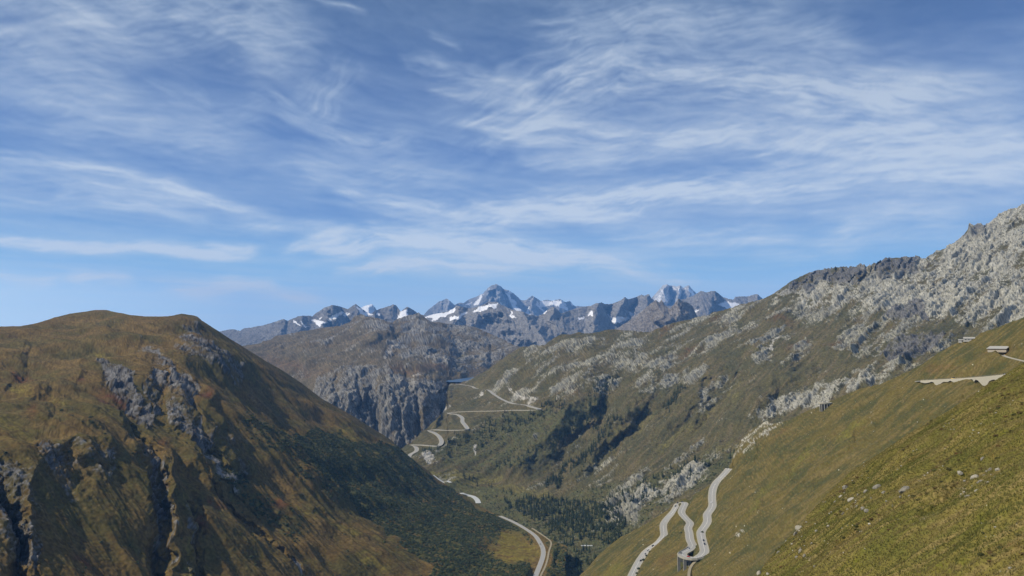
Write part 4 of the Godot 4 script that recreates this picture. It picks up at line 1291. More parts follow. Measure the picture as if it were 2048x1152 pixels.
func thing(nm: String, label: String, category: String, at: Vector3, yaw := 0.0, group := "") -> Node3D:
	var o := Node3D.new()
	o.name = numbered(nm)
	o.position = at
	o.rotation.y = yaw
	o.set_meta("label", label)
	o.set_meta("category", category)
	if group:
		o.set_meta("group", group)
	add_child(o)
	return o


func part(parent: Node, nm: String, m: Mesh, material: Material) -> MeshInstance3D:
	var o := MeshInstance3D.new()
	o.name = nm
	o.mesh = m
	o.material_override = material
	parent.add_child(o, true)
	return o


func quad(s: SurfaceTool, a: Vector3, b: Vector3, c: Vector3, d: Vector3) -> void:     # corners clockwise seen from the front
	s.add_vertex(a); s.add_vertex(b); s.add_vertex(c)
	s.add_vertex(a); s.add_vertex(c); s.add_vertex(d)


func tool() -> SurfaceTool:
	var s := SurfaceTool.new()
	s.begin(Mesh.PRIMITIVE_TRIANGLES)
	s.set_smooth_group(-1)
	return s


func done(s: SurfaceTool) -> ArrayMesh:
	s.generate_normals()
	return s.commit()


func box(s: SurfaceTool, c: Vector3, h: Vector3, bevel := 0.0) -> void:       # h: half sizes; the top edges may be bevelled
	var lo := c - h
	var hi := c + h
	var y1 := hi.y - bevel
	var b := bevel
	var q := [Vector3(lo.x, lo.y, lo.z), Vector3(hi.x, lo.y, lo.z), Vector3(hi.x, lo.y, hi.z), Vector3(lo.x, lo.y, hi.z)]
	var m := [Vector3(lo.x, y1, lo.z), Vector3(hi.x, y1, lo.z), Vector3(hi.x, y1, hi.z), Vector3(lo.x, y1, hi.z)]
	var t := [Vector3(lo.x + b, hi.y, lo.z + b), Vector3(hi.x - b, hi.y, lo.z + b), Vector3(hi.x - b, hi.y, hi.z - b), Vector3(lo.x + b, hi.y, hi.z - b)]
	for k in 4:
		var n := (k + 1) % 4
		quad(s, q[k], q[n], m[n], m[k])
		if bevel > 0.0:
			quad(s, m[k], m[n], t[n], t[k])
	quad(s, t[0], t[1], t[2], t[3])
	quad(s, q[3], q[2], q[1], q[0])


func box_mesh(c: Vector3, h: Vector3, bevel := 0.0) -> ArrayMesh:
	var s := tool()
	box(s, c, h, bevel)
	return done(s)


# a strip that follows a path: offsets left / right of the middle line, its height above it, and how far its sides reach down
func ribbon(path: PackedVector3Array, l: float, r: float, up: float, depth: float) -> ArrayMesh:
	var s := tool()
	var prev := []
	for k in path.size():
		var dir := path[mini(k + 1, path.size() - 1)] - path[maxi(k - 1, 0)]
		var side := Vector3(-dir.z, 0, dir.x).normalized()
		var p := path[k] + Vector3(0, up, 0)
		var row := [p + side * l - Vector3(0, depth, 0), p + side * l, p + side * r, p + side * r - Vector3(0, depth, 0)]
		if prev:
			for e in 3:
				quad(s, prev[e], row[e], row[e + 1], prev[e + 1])
		prev = row
	return done(s)


func build_road(nm: String, label: String, path: PackedVector3Array, w: float, verge: float, surface: Material, edge: Material, depth: float) -> void:
	var o := MeshInstance3D.new()
	o.name = nm
	o.mesh = ribbon(path, -w, w, 0.05, depth)
	o.material_override = surface
	o.set_meta("kind", "structure")
	o.set_meta("label", label)
	add_child(o)
	if verge > 0.0:
		part(o, "verge", ribbon(path, -w - verge, -w + 0.05, 0.09, depth), edge)
		part(o, "verge", ribbon(path, w - 0.05, w + verge, 0.09, depth), edge)


func ground_under(s: Sheet, x: float, z: float, guess: Vector2) -> float:      # height of the built ground below a place near a pixel
	var q := guess
	var p := s.at(q.x, q.y)
	for k in 12:
		var want := pixel(Vector3(x, p.y, z))
		if want.distance_to(q) < 0.05:
			break
		q = q.lerp(want, 0.7)
		p = s.at(q.x, q.y)
	return p.y


# ------------------------------------------------------------------------------------------------ things
func build_things() -> void:
	var asphalt := grainy("pale_asphalt", Color(0.30, 0.298, 0.285), 9.0, 0.28)
	var kerb := grainy("pale_stone_edge", Color(0.34, 0.325, 0.27), 4.0, 0.35)
	var dirt := grainy("track_gravel", Color(0.27, 0.235, 0.16), 6.0, 0.35)
	build_road("road", "pale asphalt road with hairpins down the right meadow", hairpin_road, 4.2, 1.7, asphalt, kerb, 1.6)
	build_road("pass_road", "pale road zigzagging up to the far pass", pass_road, 6.0, 3.4, asphalt, kerb, 3.0)
	build_road("valley_road", "pale valley road at the foot of the left mountain", valley_road, 4.6, 1.0, asphalt, kerb, 1.2)
	build_road("rail_bed", "narrow earth embankment beside the valley road", rail_track, 2.0, 0.0, dirt, kerb, 1.2)
	build_road("track", "narrow farm track leaving the hairpin downhill", farm_track, 1.6, 0.0, dirt, kerb, 1.0)
	build_road("hut_track", "gravel track below the long barn", hut_track, 1.9, 0.0, kerb, kerb, 1.0)
	build_road("wall_road", "road carried by the long retaining wall", wall_road, 3.6, 0.0, asphalt, kerb, 0.8)
	var line := part(get_node("road"), "centre_line", ribbon(hairpin_road, -0.16, 0.16, 0.058, 0.0), mat("road_paint", Color(0.7, 0.7, 0.66)))
	line.cast_shadow = GeometryInstance3D.SHADOW_CASTING_SETTING_ON
	build_water()
	build_wall()
	build_viaduct()
	build_houses()
	build_cars()
	build_plants()
	build_stones()


func flat_shape(nm: String, pts: PackedVector3Array, material: Material, label: String) -> MeshInstance3D:      # a level sheet with the given outline
	var p2 := PackedVector2Array()
	for p in pts:
		p2.append(Vector2(p.x, p.z))
	var s := tool()
	var ix := Geometry2D.triangulate_polygon(p2)
	for k in range(0, ix.size(), 3):
		var a := pts[ix[k]]
		var b := pts[ix[k + 1]]
		var c := pts[ix[k + 2]]
		if (b - a).cross(c - a).y > 0.0:
			var t := b
			b = c
			c = t
		s.add_vertex(a); s.add_vertex(b); s.add_vertex(c)
	var o := MeshInstance3D.new()
	o.name = nm
	o.mesh = done(s)
	o.material_override = material
	o.set_meta("kind", "structure")
	o.set_meta("label", label)
	add_child(o)
	return o


func build_water() -> void:
	var water := mat("lake_water", Color(0.045, 0.095, 0.17), 0.3)
	water.metallic_specular = 0.5
	var pts := PackedVector3Array()
	for q in [[872, 757], [884, 750.5], [900, 749], [920, 749.5], [938, 749], [950, 751], [954, 757], [946, 762], [930, 764], [900, 764], [880, 761]]:
		var r := ray(q[0], q[1])
		pts.append(EYE + r * (-212.0 / r.y))
	flat_shape("lake", pts, water, "small blue lake on the plateau at the far pass")
	var foam := grainy("white_water", Color(0.50, 0.52, 0.52), 7.0, 0.45, 0.5)
	var k := 0
	for line in [[868, 955, 876, 960, 886, 965, 896, 968, 905, 970], [916, 989, 928, 990.5, 938, 992, 948, 996, 955, 1002, 957, 1008], [1160, 1090, 1166, 1088.5, 1174, 1088, 1182, 1086.5]]:
		var path := PackedVector3Array()
		for n in range(0, line.size(), 2):
			path.append(flank.at(line[n], line[n + 1]) + Vector3(0, 2.5, 0))
		var fine := PackedVector3Array()
		for n in path.size() - 1:
			for q in 6:
				fine.append(path[n].cubic_interpolate(path[n + 1], path[maxi(n - 1, 0)], path[mini(n + 2, path.size() - 1)], q / 6.0))
		flank.carve(fine, [8.0, 12.0, 5.0][k], 0.7, 30.0, 1.0)
		var o := MeshInstance3D.new()
		o.name = ["river", "river_bend", "brook"][k]
		o.mesh = ribbon(fine, -[6.0, 9.0, 3.0][k], [6.0, 9.0, 3.0][k], 0.0, 1.5)
		o.material_override = foam
		o.set_meta("kind", "structure")
		o.set_meta("label", ["white mountain river on the valley floor", "bright gravelly bend of the valley river", "thin white brook beside the valley wood"][k])
		add_child(o)
		k += 1


func build_wall() -> void:
	# the long retaining wall with its railing: the road edge on the camera's side, going down to the slope
	var wall := thing("retaining_wall", "long pale concrete retaining wall under the upper road", "wall", wall_road[nearest_on(wall_road, Vector2(1930, 758))])
	var s := tool()
	var a := nearest_on(wall_road, Vector2(1848, 762))
	var b := nearest_on(wall_road, Vector2(2012, 751))
	var prev := []
	var edge := PackedVector3Array()
	for k in range(a, b + 1):
		var dir := wall_road[mini(k + 1, wall_road.size() - 1)] - wall_road[maxi(k - 1, 0)]
		var side := Vector3(-dir.z, 0, dir.x).normalized()
		if side.dot(Vector3(-0.3, 0, 1)) < 0.0:
			side = -side
		var p := wall_road[k] + side * 3.75
		edge.append(p)
		var q := pixel(p)
		var foot := minf(ground_under(road_hill, p.x, p.z, q + Vector2(0, 5)) - 0.6, p.y - 1.5)
		var o := wall.position
		var row := [p + side * 0.5 + Vector3(0, foot - p.y, 0) - o, p + side * 0.15 + Vector3(0, 0.35, 0) - o, p - side * 0.35 + Vector3(0, 0.35, 0) - o, p - side * 0.35 - Vector3(0, 1.0, 0) - o]
		if prev:
			for e in 3:
				quad(s, prev[e], row[e], row[e + 1], prev[e + 1])
		prev = row
	part(wall, "wall_face", done(s), grainy("pale_concrete", Color(0.40, 0.375, 0.30), 6.0, 0.3))
	var post := box_mesh(Vector3(0, 0.5, 0), Vector3(0.09, 0.55, 0.09), 0.02)
	for k in range(0, edge.size(), 1):
		var o := part(wall, "railing_post", post, mat("dark_post", Color(0.06, 0.06, 0.06), 0.6))
		o.position = edge[k] + Vector3(0, 0.35, 0) - wall.position
	part(wall, "railing", ribbon_local(edge, wall.position, 1.2), mat("rail_steel", Color(0.25, 0.25, 0.25), 0.5))


func ribbon_local(path: PackedVector3Array, o: Vector3, up: float) -> ArrayMesh:
	var p := PackedVector3Array()
	for q in path:
		p.append(q - o + Vector3(0, up, 0))
	return ribbon(p, -0.06, 0.06, 0.0, 0.14)


func build_viaduct() -> void:
	var a := nearest_on(hairpin_road, Vector2(1400, 1113))
	var b := nearest_on(hairpin_road, Vector2(1382, 1097))
	var mid := hairpin_road[nearest_on(hairpin_road, Vector2(1372, 1114))]
	var v := thing("viaduct", "concrete viaduct on dark piers under the outer hairpin bend", "viaduct", mid)
	var concrete := grainy("grey_concrete", Color(0.30, 0.29, 0.26), 5.0, 0.35)
	var local := PackedVector3Array()
	for k in range(a - 1, b + 2):
		local.append(hairpin_road[k] - mid)
	part(v, "deck", ribbon(local, -5.0, 5.0, -0.35, 1.3), concrete)
	# parapets on the outer edge
	var turn := 1.0 if (local[1] - local[0]).cross(local[local.size() - 1] - local[0]).y > 0.0 else -1.0
	part(v, "parapet", ribbon(local, 4.55 * turn - 0.22, 4.55 * turn + 0.22, 0.85, 1.2), concrete)
	# piers under the overhanging end
	for k in range(0, local.size(), 3):
		for off in [-4.0, 4.0]:
			var dir := local[mini(k + 1, local.size() - 1)] - local[maxi(k - 1, 0)]
			var side := Vector3(-dir.z, 0, dir.x).normalized()
			var p: Vector3 = local[k] + side * off
			var w := p + mid
			var foot := ground_under(road_hill, w.x, w.z, pixel(w) + Vector2(0, 12))
			if w.y - foot > 3.5:
				var h := (w.y - foot) * 0.5 + 0.8
				part(v, "pier", box_mesh(p + Vector3(0, -1.6 - h, 0), Vector3(1.7, h, 1.0)), concrete)


func gable_house(t: Node3D, l: float, w: float, eave: float, ridge: float, wall_m: Material, roof_m: Material, over := 0.6, base_m: Material = null) -> void:
	# x along the ridge, z across; walls with their gables, two roof planes with thickness
	var s := tool()
	var y0 := -1.5
	var c := [Vector3(-l, y0, -w), Vector3(l, y0, -w), Vector3(l, y0, w), Vector3(-l, y0, w)]
	for k in 4:
		var n: Vector3 = c[(k + 1) % 4]
		var m: Vector3 = c[k]
		quad(s, m, n, Vector3(n.x, eave, n.z), Vector3(m.x, eave, m.z))
	for x in [-l, l]:
		s.add_vertex(Vector3(x, eave, -w)); s.add_vertex(Vector3(x, ridge, 0)); s.add_vertex(Vector3(x, eave, w))
	part(t, "wall", done(s), wall_m)
	for z in [-1.0, 1.0]:
		var r := tool()
		var slope := (ridge - eave) / w
		var zo: float = z * (w + over)
		var yo := eave - over * slope
		var a := Vector3(-l - over, yo + 0.1, zo)
		var b := Vector3(l + over, yo + 0.1, zo)
		var e := Vector3(l + over, ridge + 0.1, z * 0.02)
		var f := Vector3(-l - over, ridge + 0.1, z * 0.02)
		var up := Vector3(0, 0.22, 0)
		quad(r, a + up, b + up, e + up, f + up)
		quad(r, a, b, e, f)
		quad(r, a, b, b + up, a + up)
		quad(r, a, f, f + up, a + up)
		quad(r, b, e, e + up, b + up)
		part(t, "roof", done(r), roof_m)
	if base_m:
		part(t, "foundation", box_mesh(Vector3(0, -0.6, 0), Vector3(l + 0.06, 1.3, w + 0.06)), base_m)


func opening(t: Node3D, nm: String, c: Vector3, h: Vector3, m: Material) -> void:
	part(t, nm, box_mesh(c, h), m)


func on_hill(x: float, y: float) -> Vector3:
	return road_hill.at(x, y)


func build_houses() -> void:
	var wood := grainy("brown_boards", Color(0.085, 0.05, 0.03), 2.5, 0.4)
	var tin := grainy("pale_roof_sheets", Color(0.33, 0.325, 0.30), 7.0, 0.2, 0.6)
	var plaster := grainy("white_plaster", Color(0.42, 0.41, 0.38), 5.0, 0.2)
	var dark := mat("dark_opening", Color(0.02, 0.02, 0.022), 0.4)
	var stone := grainy("base_stone", Color(0.36, 0.32, 0.26), 3.0, 0.35)
	var p := on_hill(2004, 693)
	var barn := thing("barn", "long brown wooden barn with a pale roof on the upper meadow", "barn", p + Vector3(0, 0.6, -3), deg_to_rad(-64))
	gable_house(barn, 9.5, 6.0, 2.0, 4.4, wood, tin, 0.9, stone)
	for k in 6:
		opening(barn, "window", Vector3(-7.6 + k * 3.0, 1.25, 6.03), Vector3(0.55, 0.35, 0.04), dark)
	opening(barn, "door", Vector3(9.53, 1.5, 0), Vector3(0.04, 0.9, 1.2), dark)
	p = on_hill(1938, 681)
	var farm := thing("farmhouse", "low white farm building beyond the long barn", "farmhouse", p + Vector3(1, 0.3, -2), deg_to_rad(-30))
	gable_house(farm, 5.6, 3.6, 2.3, 4.0, plaster, tin, 0.5)
	for k in 3:
		opening(farm, "window", Vector3(-3.6 + k * 3.2, 1.2, 3.63), Vector3(0.5, 0.5, 0.04), dark)
	p = on_hill(1924, 684)
	var shed := thing("shed", "small pale shed beside the low white farm building", "shed", p + Vector3(0, 0.3, 0), deg_to_rad(-30))
	gable_house(shed, 3.4, 2.4, 1.7, 2.6, plaster, tin, 0.35)
	opening(shed, "door", Vector3(0.6, 0.7, 2.43), Vector3(0.7, 0.8, 0.04), dark)
	# the round lookout on columns at the meadow's edge
	p = on_hill(1656, 818)
	var look := thing("lookout_platform", "half-round concrete lookout on white columns at the slope edge", "lookout", p + Vector3(0, 5.0, -5))
	var conc := grainy("pale_concrete", Color(0.40, 0.375, 0.30), 6.0, 0.3)
	var s := tool()
	var n := 28
	var rad := 10.0
	for k in n:
		var a0 := PI * 2.0 * k / n
		var a1 := PI * 2.0 * (k + 1) / n
		var q0 := Vector3(cos(a0) * rad, 0, sin(a0) * rad * 0.62)
		var q1 := Vector3(cos(a1) * rad, 0, sin(a1) * rad * 0.62)
		s.add_vertex(Vector3(0, 2.2, 0)); s.add_vertex(q0 + Vector3(0, 2.2, 0)); s.add_vertex(q1 + Vector3(0, 2.2, 0))
		quad(s, q0, q1, q1 + Vector3(0, 2.2, 0), q0 + Vector3(0, 2.2, 0))
		s.add_vertex(Vector3.ZERO); s.add_vertex(q1); s.add_vertex(q0)
	part(look, "platform", done(s), conc)
	var cw := mat("white_column", Color(0.45, 0.44, 0.40))
	for k in 7:
		var ang := PI * (0.08 + 0.84 * k / 6.0)
		var c := CylinderMesh.new()
		c.top_radius = 0.42
		c.bottom_radius = 0.42
		c.height = 11.0
		c.radial_segments = 12
		var o := part(look, "column", c, cw)
		o.position = Vector3(cos(ang) * rad * 0.92, -5.5, sin(ang) * rad * 0.57)
	var bw := tool()
	for k in 12:
		var a0 := PI * k / 12.0
		var a1 := PI * (k + 1) / 12.0
		quad(bw, Vector3(cos(a0) * 7.6, -11, sin(a0) * 4.2), Vector3(cos(a1) * 7.6, -11, sin(a1) * 4.2), Vector3(cos(a1) * 7.6, 0, sin(a1) * 4.2), Vector3(cos(a0) * 7.6, 0, sin(a0) * 4.2))
	part(look, "back_wall", done(bw), mat("dark_glass_wall", Color(0.05, 0.05, 0.055), 0.35))
	var kiosk := tool()
	box(kiosk, Vector3(-1.5, 3.2, -1.0), Vector3(2.2, 1.0, 1.6), 0.1)
	part(look, "kiosk", done(kiosk), plaster)
	# inn by the far lake
	var r := ray(938, 752)
	var inn_at := EYE + r * (-210.0 / r.y)
	var inn := thing("inn", "pale inn on the shore of the far lake", "inn", inn_at + Vector3(0, 1.5, 0), deg_to_rad(-10))
	gable_house(inn, 17.0, 7.0, 7.5, 11.5, plaster, mat("grey_slate", Color(0.16, 0.16, 0.17)), 0.8)
	for k in 6:
		opening(inn, "window", Vector3(-13.0 + k * 5.2, 4.6, 7.03), Vector3(0.9, 1.0, 0.05), dark)
	r = ray(921, 753)
	var annex := thing("annex", "small pale annex beside the lakeside inn", "house", EYE + r * (-210.0 / r.y) + Vector3(0, 1.5, 0), deg_to_rad(6))
	gable_house(annex, 7.5, 5.0, 4.5, 7.5, plaster, mat("grey_slate", Color(0.16, 0.16, 0.17)), 0.6)


# a small car: body with wheel arches hinted by its profile, glazed cabin, four wheels, lamps
func make_car(paint: Material, size: float, tall: float) -> Node3D:
	var t := Node3D.new()
	var l := 2.1 * size
	var w := 0.88
	var prof := [[-1.0, 0.32], [-1.0, 0.78], [-0.62, 0.92], [0.55, 0.92], [0.97, 0.74], [1.0, 0.34]]
	var s := tool()
	loft(s, prof, l, w, 1.0)
	part(t, "body", done(s), paint)
	var cab := [[-0.86, 0.9], [-0.70, 1.18 * tall + 0.18], [-0.58, 1.26 * tall + 0.18], [0.12, 1.26 * tall + 0.18], [0.50, 0.9]]
	s = tool()
	loft(s, cab, l, w * 0.9, 0.84)
	part(t, "windows", done(s), mat("car_glass", Color(0.02, 0.025, 0.03), 0.08))
	s = tool()
	var ry := 1.26 * tall + 0.20
	box(s, Vector3(-0.23 * l, ry, 0), Vector3(0.36 * l, 0.035, w * 0.74), 0.03)
	part(t, "roof", done(s), paint)
	var tyre := CylinderMesh.new()
	tyre.top_radius = 0.33
	tyre.bottom_radius = 0.33
	tyre.height = 0.22
	tyre.radial_segments = 14
	for x in [-0.62, 0.62]:
		for z in [-1.0, 1.0]:
			var o := part(t, "wheel", tyre, mat("tyre_rubber", Color(0.015, 0.015, 0.016), 0.8))
			o.rotation.x = PI / 2.0
			o.position = Vector3(x * l, 0.33, z * (w - 0.08))
	for z in [-0.6, 0.6]:
		part(t, "headlight", box_mesh(Vector3(l * 0.985, 0.66, z * w), Vector3(0.05, 0.08, 0.14)), mat("lamp_lens", Color(0.7, 0.7, 0.68), 0.2))
		part(t, "tail_light", box_mesh(Vector3(-l * 0.995, 0.7, z * w), Vector3(0.03, 0.08, 0.12)), mat("red_lens", Color(0.35, 0.02, 0.02), 0.3))
	return t


func loft(s: SurfaceTool, prof: Array, l: float, w: float, top_w: float) -> void:     # a side profile widened to a closed shape; upper points drawn in
	var n := prof.size()
	var ymin: float = prof[0][1]
	var ymax := ymin
	for q in prof:
		ymax = maxf(ymax, q[1])
	var a := []
	var b := []
	for q in prof:
		var f := lerpf(1.0, top_w, (q[1] - ymin) / maxf(0.01, ymax - ymin))
		a.append(Vector3(q[0] * l, q[1], -w * f))
		b.append(Vector3(q[0] * l, q[1], w * f))
	for k in n:
		var m := (k + 1) % n
		quad(s, a[k], a[m], b[m], b[k])
	for k in range(1, n - 1):
		s.add_vertex(a[0]); s.add_vertex(a[k + 1]); s.add_vertex(a[k])
		s.add_vertex(b[0]); s.add_vertex(b[k]); s.add_vertex(b[k + 1])


func build_cars() -> void:
	var spots := [
		[hairpin_road, 1423, 1005, "white", 1.0, 1.0, 1, 1.7, "white car on the upper road stretch above the bends", "car"],
		[hairpin_road, 1404, 1090, "dark_blue", 1.05, 1.1, 1, -1.7, "dark car climbing towards the viaduct bend", "car"],
		[hairpin_road, 1403, 1081, "black", 0.95, 1.0, 1, -1.6, "small black car ahead of the dark car on the climb", "car"],
		[hairpin_road, 1381, 1101, "silver", 1.05, 1.05, -1, 1.6, "silver car leaving the viaduct bend", "car"],
		[hairpin_road, 1366, 1108, "grey", 0.9, 1.0, -1, 1.4, "small grey car at the outer end of the viaduct bend", "car"],
		[hairpin_road, 1376, 1115, "red", 1.0, 0.86, -1, -2.0, "low red car on the viaduct", "car"],
		[hairpin_road, 1357, 1004, "black", 1.0, 1.0, 1, 2.2, "black car waiting at the far upper hairpin", "car"],
		[hairpin_road, 1363, 1002, "dark_blue", 1.0, 1.1, -1, -1.8, "dark blue car rounding the far upper hairpin", "car"],
		[hairpin_road, 1353, 1012, "grey", 0.95, 1.0, 1, 1.6, "grey car just below the far upper hairpin", "car"],
		[hairpin_road, 1307, 1090, "black", 1.0, 1.0, -1, 1.6, "black car leading the white van downhill", "car"],
		[hairpin_road, 1296, 1098, "white", 1.25, 1.45, -1, 1.7, "white van driving down the lower stretch", "van"],
		[hairpin_road, 1289, 1106, "silver", 0.95, 1.0, 1, -1.7, "silver car climbing past the white van", "car"],
		[hairpin_road, 1280, 1121, "black", 1.1, 1.15, -1, 1.7, "dark car lowest on the road above the frame edge", "car"],
		[valley_road, 1083, 1088, "black", 1.1, 1.1, 1, 1.8, "dark car on the valley road", "car"],
		[valley_road, 1085, 1094, "white", 1.1, 1.2, -1, -1.8, "white car on the valley road", "car"],
		[wall_road, 2006, 750, "white", 1.05, 1.1, 1, -1.2, "white car on the road above the retaining wall", "car"],
		[wall_road, 1906, 757, "yellow", 1.3, 1.5, -1, -1.0, "yellow van on the road above the retaining wall", "van"],
	]
	var paints := {white = Color(0.75, 0.75, 0.74), dark_blue = Color(0.02, 0.03, 0.06), black = Color(0.012, 0.012, 0.014), silver = Color(0.45, 0.46, 0.47), grey = Color(0.14, 0.15, 0.15), red = Color(0.45, 0.02, 0.02), yellow = Color(0.75, 0.48, 0.03)}
	for q in spots:
		var path: PackedVector3Array = q[0]
		var k := clampi(nearest_on(path, Vector2(q[1], q[2])), 1, path.size() - 2)
		var dir := (path[k + 1] - path[k - 1]).normalized() * float(q[6])
		var side := Vector3(-dir.z, 0, dir.x).normalized()
		var paint := mat("paint_" + q[3], paints[q[3]], 0.3)
		var c := make_car(paint, q[4], q[5])
		c.name = numbered("van" if q[9] == "van" else "car")
		c.set_meta("label", q[8])
		c.set_meta("category", q[9])
		c.set_meta("group", "vehicles on the mountain roads")
		add_child(c)
		c.basis = Basis(dir, side.cross(dir).normalized(), side).orthonormalized()
		c.position = path[k] + side * float(q[7]) + Vector3(0, 0.07, 0)


# ------------------------------------------------------------------------------------------------ plants
func crown_mesh(sd: int, h: float, r: float) -> ArrayMesh:       # a spruce crown: drooping whorls of ragged twigs, with gaps
	var g := RandomNumberGenerator.new()
	g.seed = sd
	var s := tool()
	var whorls := 9
	for k in whorls:
		var f := float(k) / (whorls - 1)
		var y := lerpf(h * 0.10, h * 0.93, f)
		var rr := r * (1.0 - f * 0.9) * g.randf_range(0.8, 1.15)
		var n := 7 if k < 6 else 5
		for i in n:
			var a := TAU * (i + g.randf_range(-0.35, 0.35)) / n + k * 0.7
			var len := rr * g.randf_range(0.65, 1.2)
			var d := Vector3(cos(a), 0, sin(a))
			var t := Vector3(-d.z, 0, d.x) * len * 0.42
			var tip := d * len + Vector3(0, y - len * g.randf_range(0.15, 0.45), 0)
			var root := Vector3(0, y + h * 0.09, 0)
			var m := (root + tip) * 0.5 + Vector3(0, h * 0.012, 0)
			s.add_vertex(root); s.add_vertex(m + t); s.add_vertex(tip)
			s.add_vertex(root); s.add_vertex(tip); s.add_vertex(m - t)
	s.add_vertex(Vector3(0, h, 0)); s.add_vertex(Vector3(r * 0.1, h * 0.86, 0)); s.add_vertex(Vector3(-r * 0.05, h * 0.86, r * 0.09))
	s.add_vertex(Vector3(0, h, 0)); s.add_vertex(Vector3(-r * 0.05, h * 0.86, r * 0.09)); s.add_vertex(Vector3(-r * 0.05, h * 0.86, -r * 0.09))
	return done(s)


func bush_mesh(sd: int) -> ArrayMesh:        # a heap of leaf clumps about one metre across
	var g := RandomNumberGenerator.new()
	g.seed = sd
	var s := tool()
	for k in 26:
		var d := Vector3(g.randf_range(-1, 1), g.randf_range(-0.15, 1.0), g.randf_range(-1, 1)).normalized()
		var c := d * Vector3(0.5, 0.62, 0.5) * g.randf_range(0.72, 1.1) + Vector3(0, 0.18, 0)
		var n := (d + Vector3(g.randf_range(-0.5, 0.5), g.randf_range(0, 0.5), g.randf_range(-0.5, 0.5))).normalized()
		var u := n.cross(Vector3(g.randf_range(-1, 1), g.randf_range(-1, 1), g.randf_range(-1, 1))).normalized() * g.randf_range(0.2, 0.34)
		var v := n.cross(u).normalized() * g.randf_range(0.2, 0.34)
		quad(s, c + u, c + v * 0.9, c - u * 0.9, c - v)
	return done(s)


func scatter(nm: String, label: String, m: Mesh, material: Material, xf: Array[Transform3D], cols: PackedColorArray) -> void:
	var mm := MultiMesh.new()
	mm.transform_format = MultiMesh.TRANSFORM_3D
	mm.use_colors = true
	mm.mesh = m
	mm.instance_count = xf.size()
	for k in xf.size():
		mm.set_instance_transform(k, xf[k])
		mm.set_instance_color(k, cols[k])
	var o := MultiMeshInstance3D.new()
	o.name = nm
	o.multimesh = mm
	o.material_override = material
	o.set_meta("kind", "stuff")
	o.set_meta("label", label)
	o.set_meta("category", label.split(" ")[-1])
	add_child(o)


func leaf_mat(nm: String) -> StandardMaterial3D:
	var m := mat(nm, Color.WHITE, 0.9)
	m.vertex_color_use_as_albedo = true
	m.cull_mode = BaseMaterial3D.CULL_DISABLED
	return m


# places on a sheet inside a pixel mask, thinned so that the ground, not the picture, is evenly covered
func sow(s: Sheet, mask: PackedFloat32Array, per_m2: float, avoid_rock := 0.7) -> PackedVector3Array:
	var out := PackedVector3Array()
	var rk := s.layer("rk")
	var road := s.layer("road")
	for i in s.nx - 1:
		for j in s.ny - 1:
			var k := i * s.ny + j
			if mask[k] <= 0.02 or road[k] > 0.35:
				continue
			var a := s.pos[k]
			var b := s.pos[k + s.ny]
			var c := s.pos[k + 1]
			var area := (b - a).cross(c - a).length()
			var want := per_m2 * area * mask[k] * (1.0 - avoid_rock * rk[k])
			while want > 0.0:
				if rng.randf() < want:
					out.append(a + (b - a) * rng.randf() + (c - a) * rng.randf())
				want -= 1.0
	return out


func build_plants() -> void:
	var leaf := leaf_mat("leaves")
	# alder scrub on the left mountain and the flank
	for job in [[left_hill, 0.036, 2.8, 6.5, "alder_scrub", "dark green alder scrub covering the left mountain's lower slope"], [flank, 0.010, 2.5, 6.0, "valley_scrub", "dark green scrub on the valley floor and wooded gullies"]]:
		var s: Sheet = job[0]
		var m := s.layer("shrub").duplicate()
		for k in m.size():
			var p := s.pos[k]
			var n := n_fbm.get_noise_3d(p.x * 0.012, p.y * 0.012, p.z * 0.012) + 0.6 * n_val.get_noise_3d(p.x * 0.05, p.y * 0.05, p.z * 0.05)
			m[k] = clampf(m[k] * 1.5 - 0.25 + n * 0.9, 0.0, 1.0) if m[k] > 0.05 else (0.0 if s == flank else clampf(n * 0.5 - 0.2, 0.0, 0.10))
			if s == left_hill and s.py[k] < 820.0:
				m[k] *= 0.15
			m[k] *= 1.0 - s.layer("gold")[k] * 0.96
		var at := sow(s, m, job[1])
		print(job[4], " ", at.size())
		var xf: Array[Transform3D] = []
		var cols := PackedColorArray()
		for p in at:
			var w := rng.randf_range(job[2], job[3]) * rng.randf_range(0.7, 1.1)
			xf.append(Transform3D(Basis(Vector3.UP, rng.randf() * TAU).scaled(Vector3(w, w * rng.randf_range(0.6, 0.95), w)), p - Vector3(0, w * 0.12, 0)))
			var g := rng.randf()
			cols.append(Color(0.030, 0.046, 0.018).lerp(Color(0.058, 0.068, 0.026), g) * rng.randf_range(0.75, 1.2))
		scatter(job[4], job[5], bush_mesh(5), leaf, xf, cols)
	build_trees()
	build_grass()


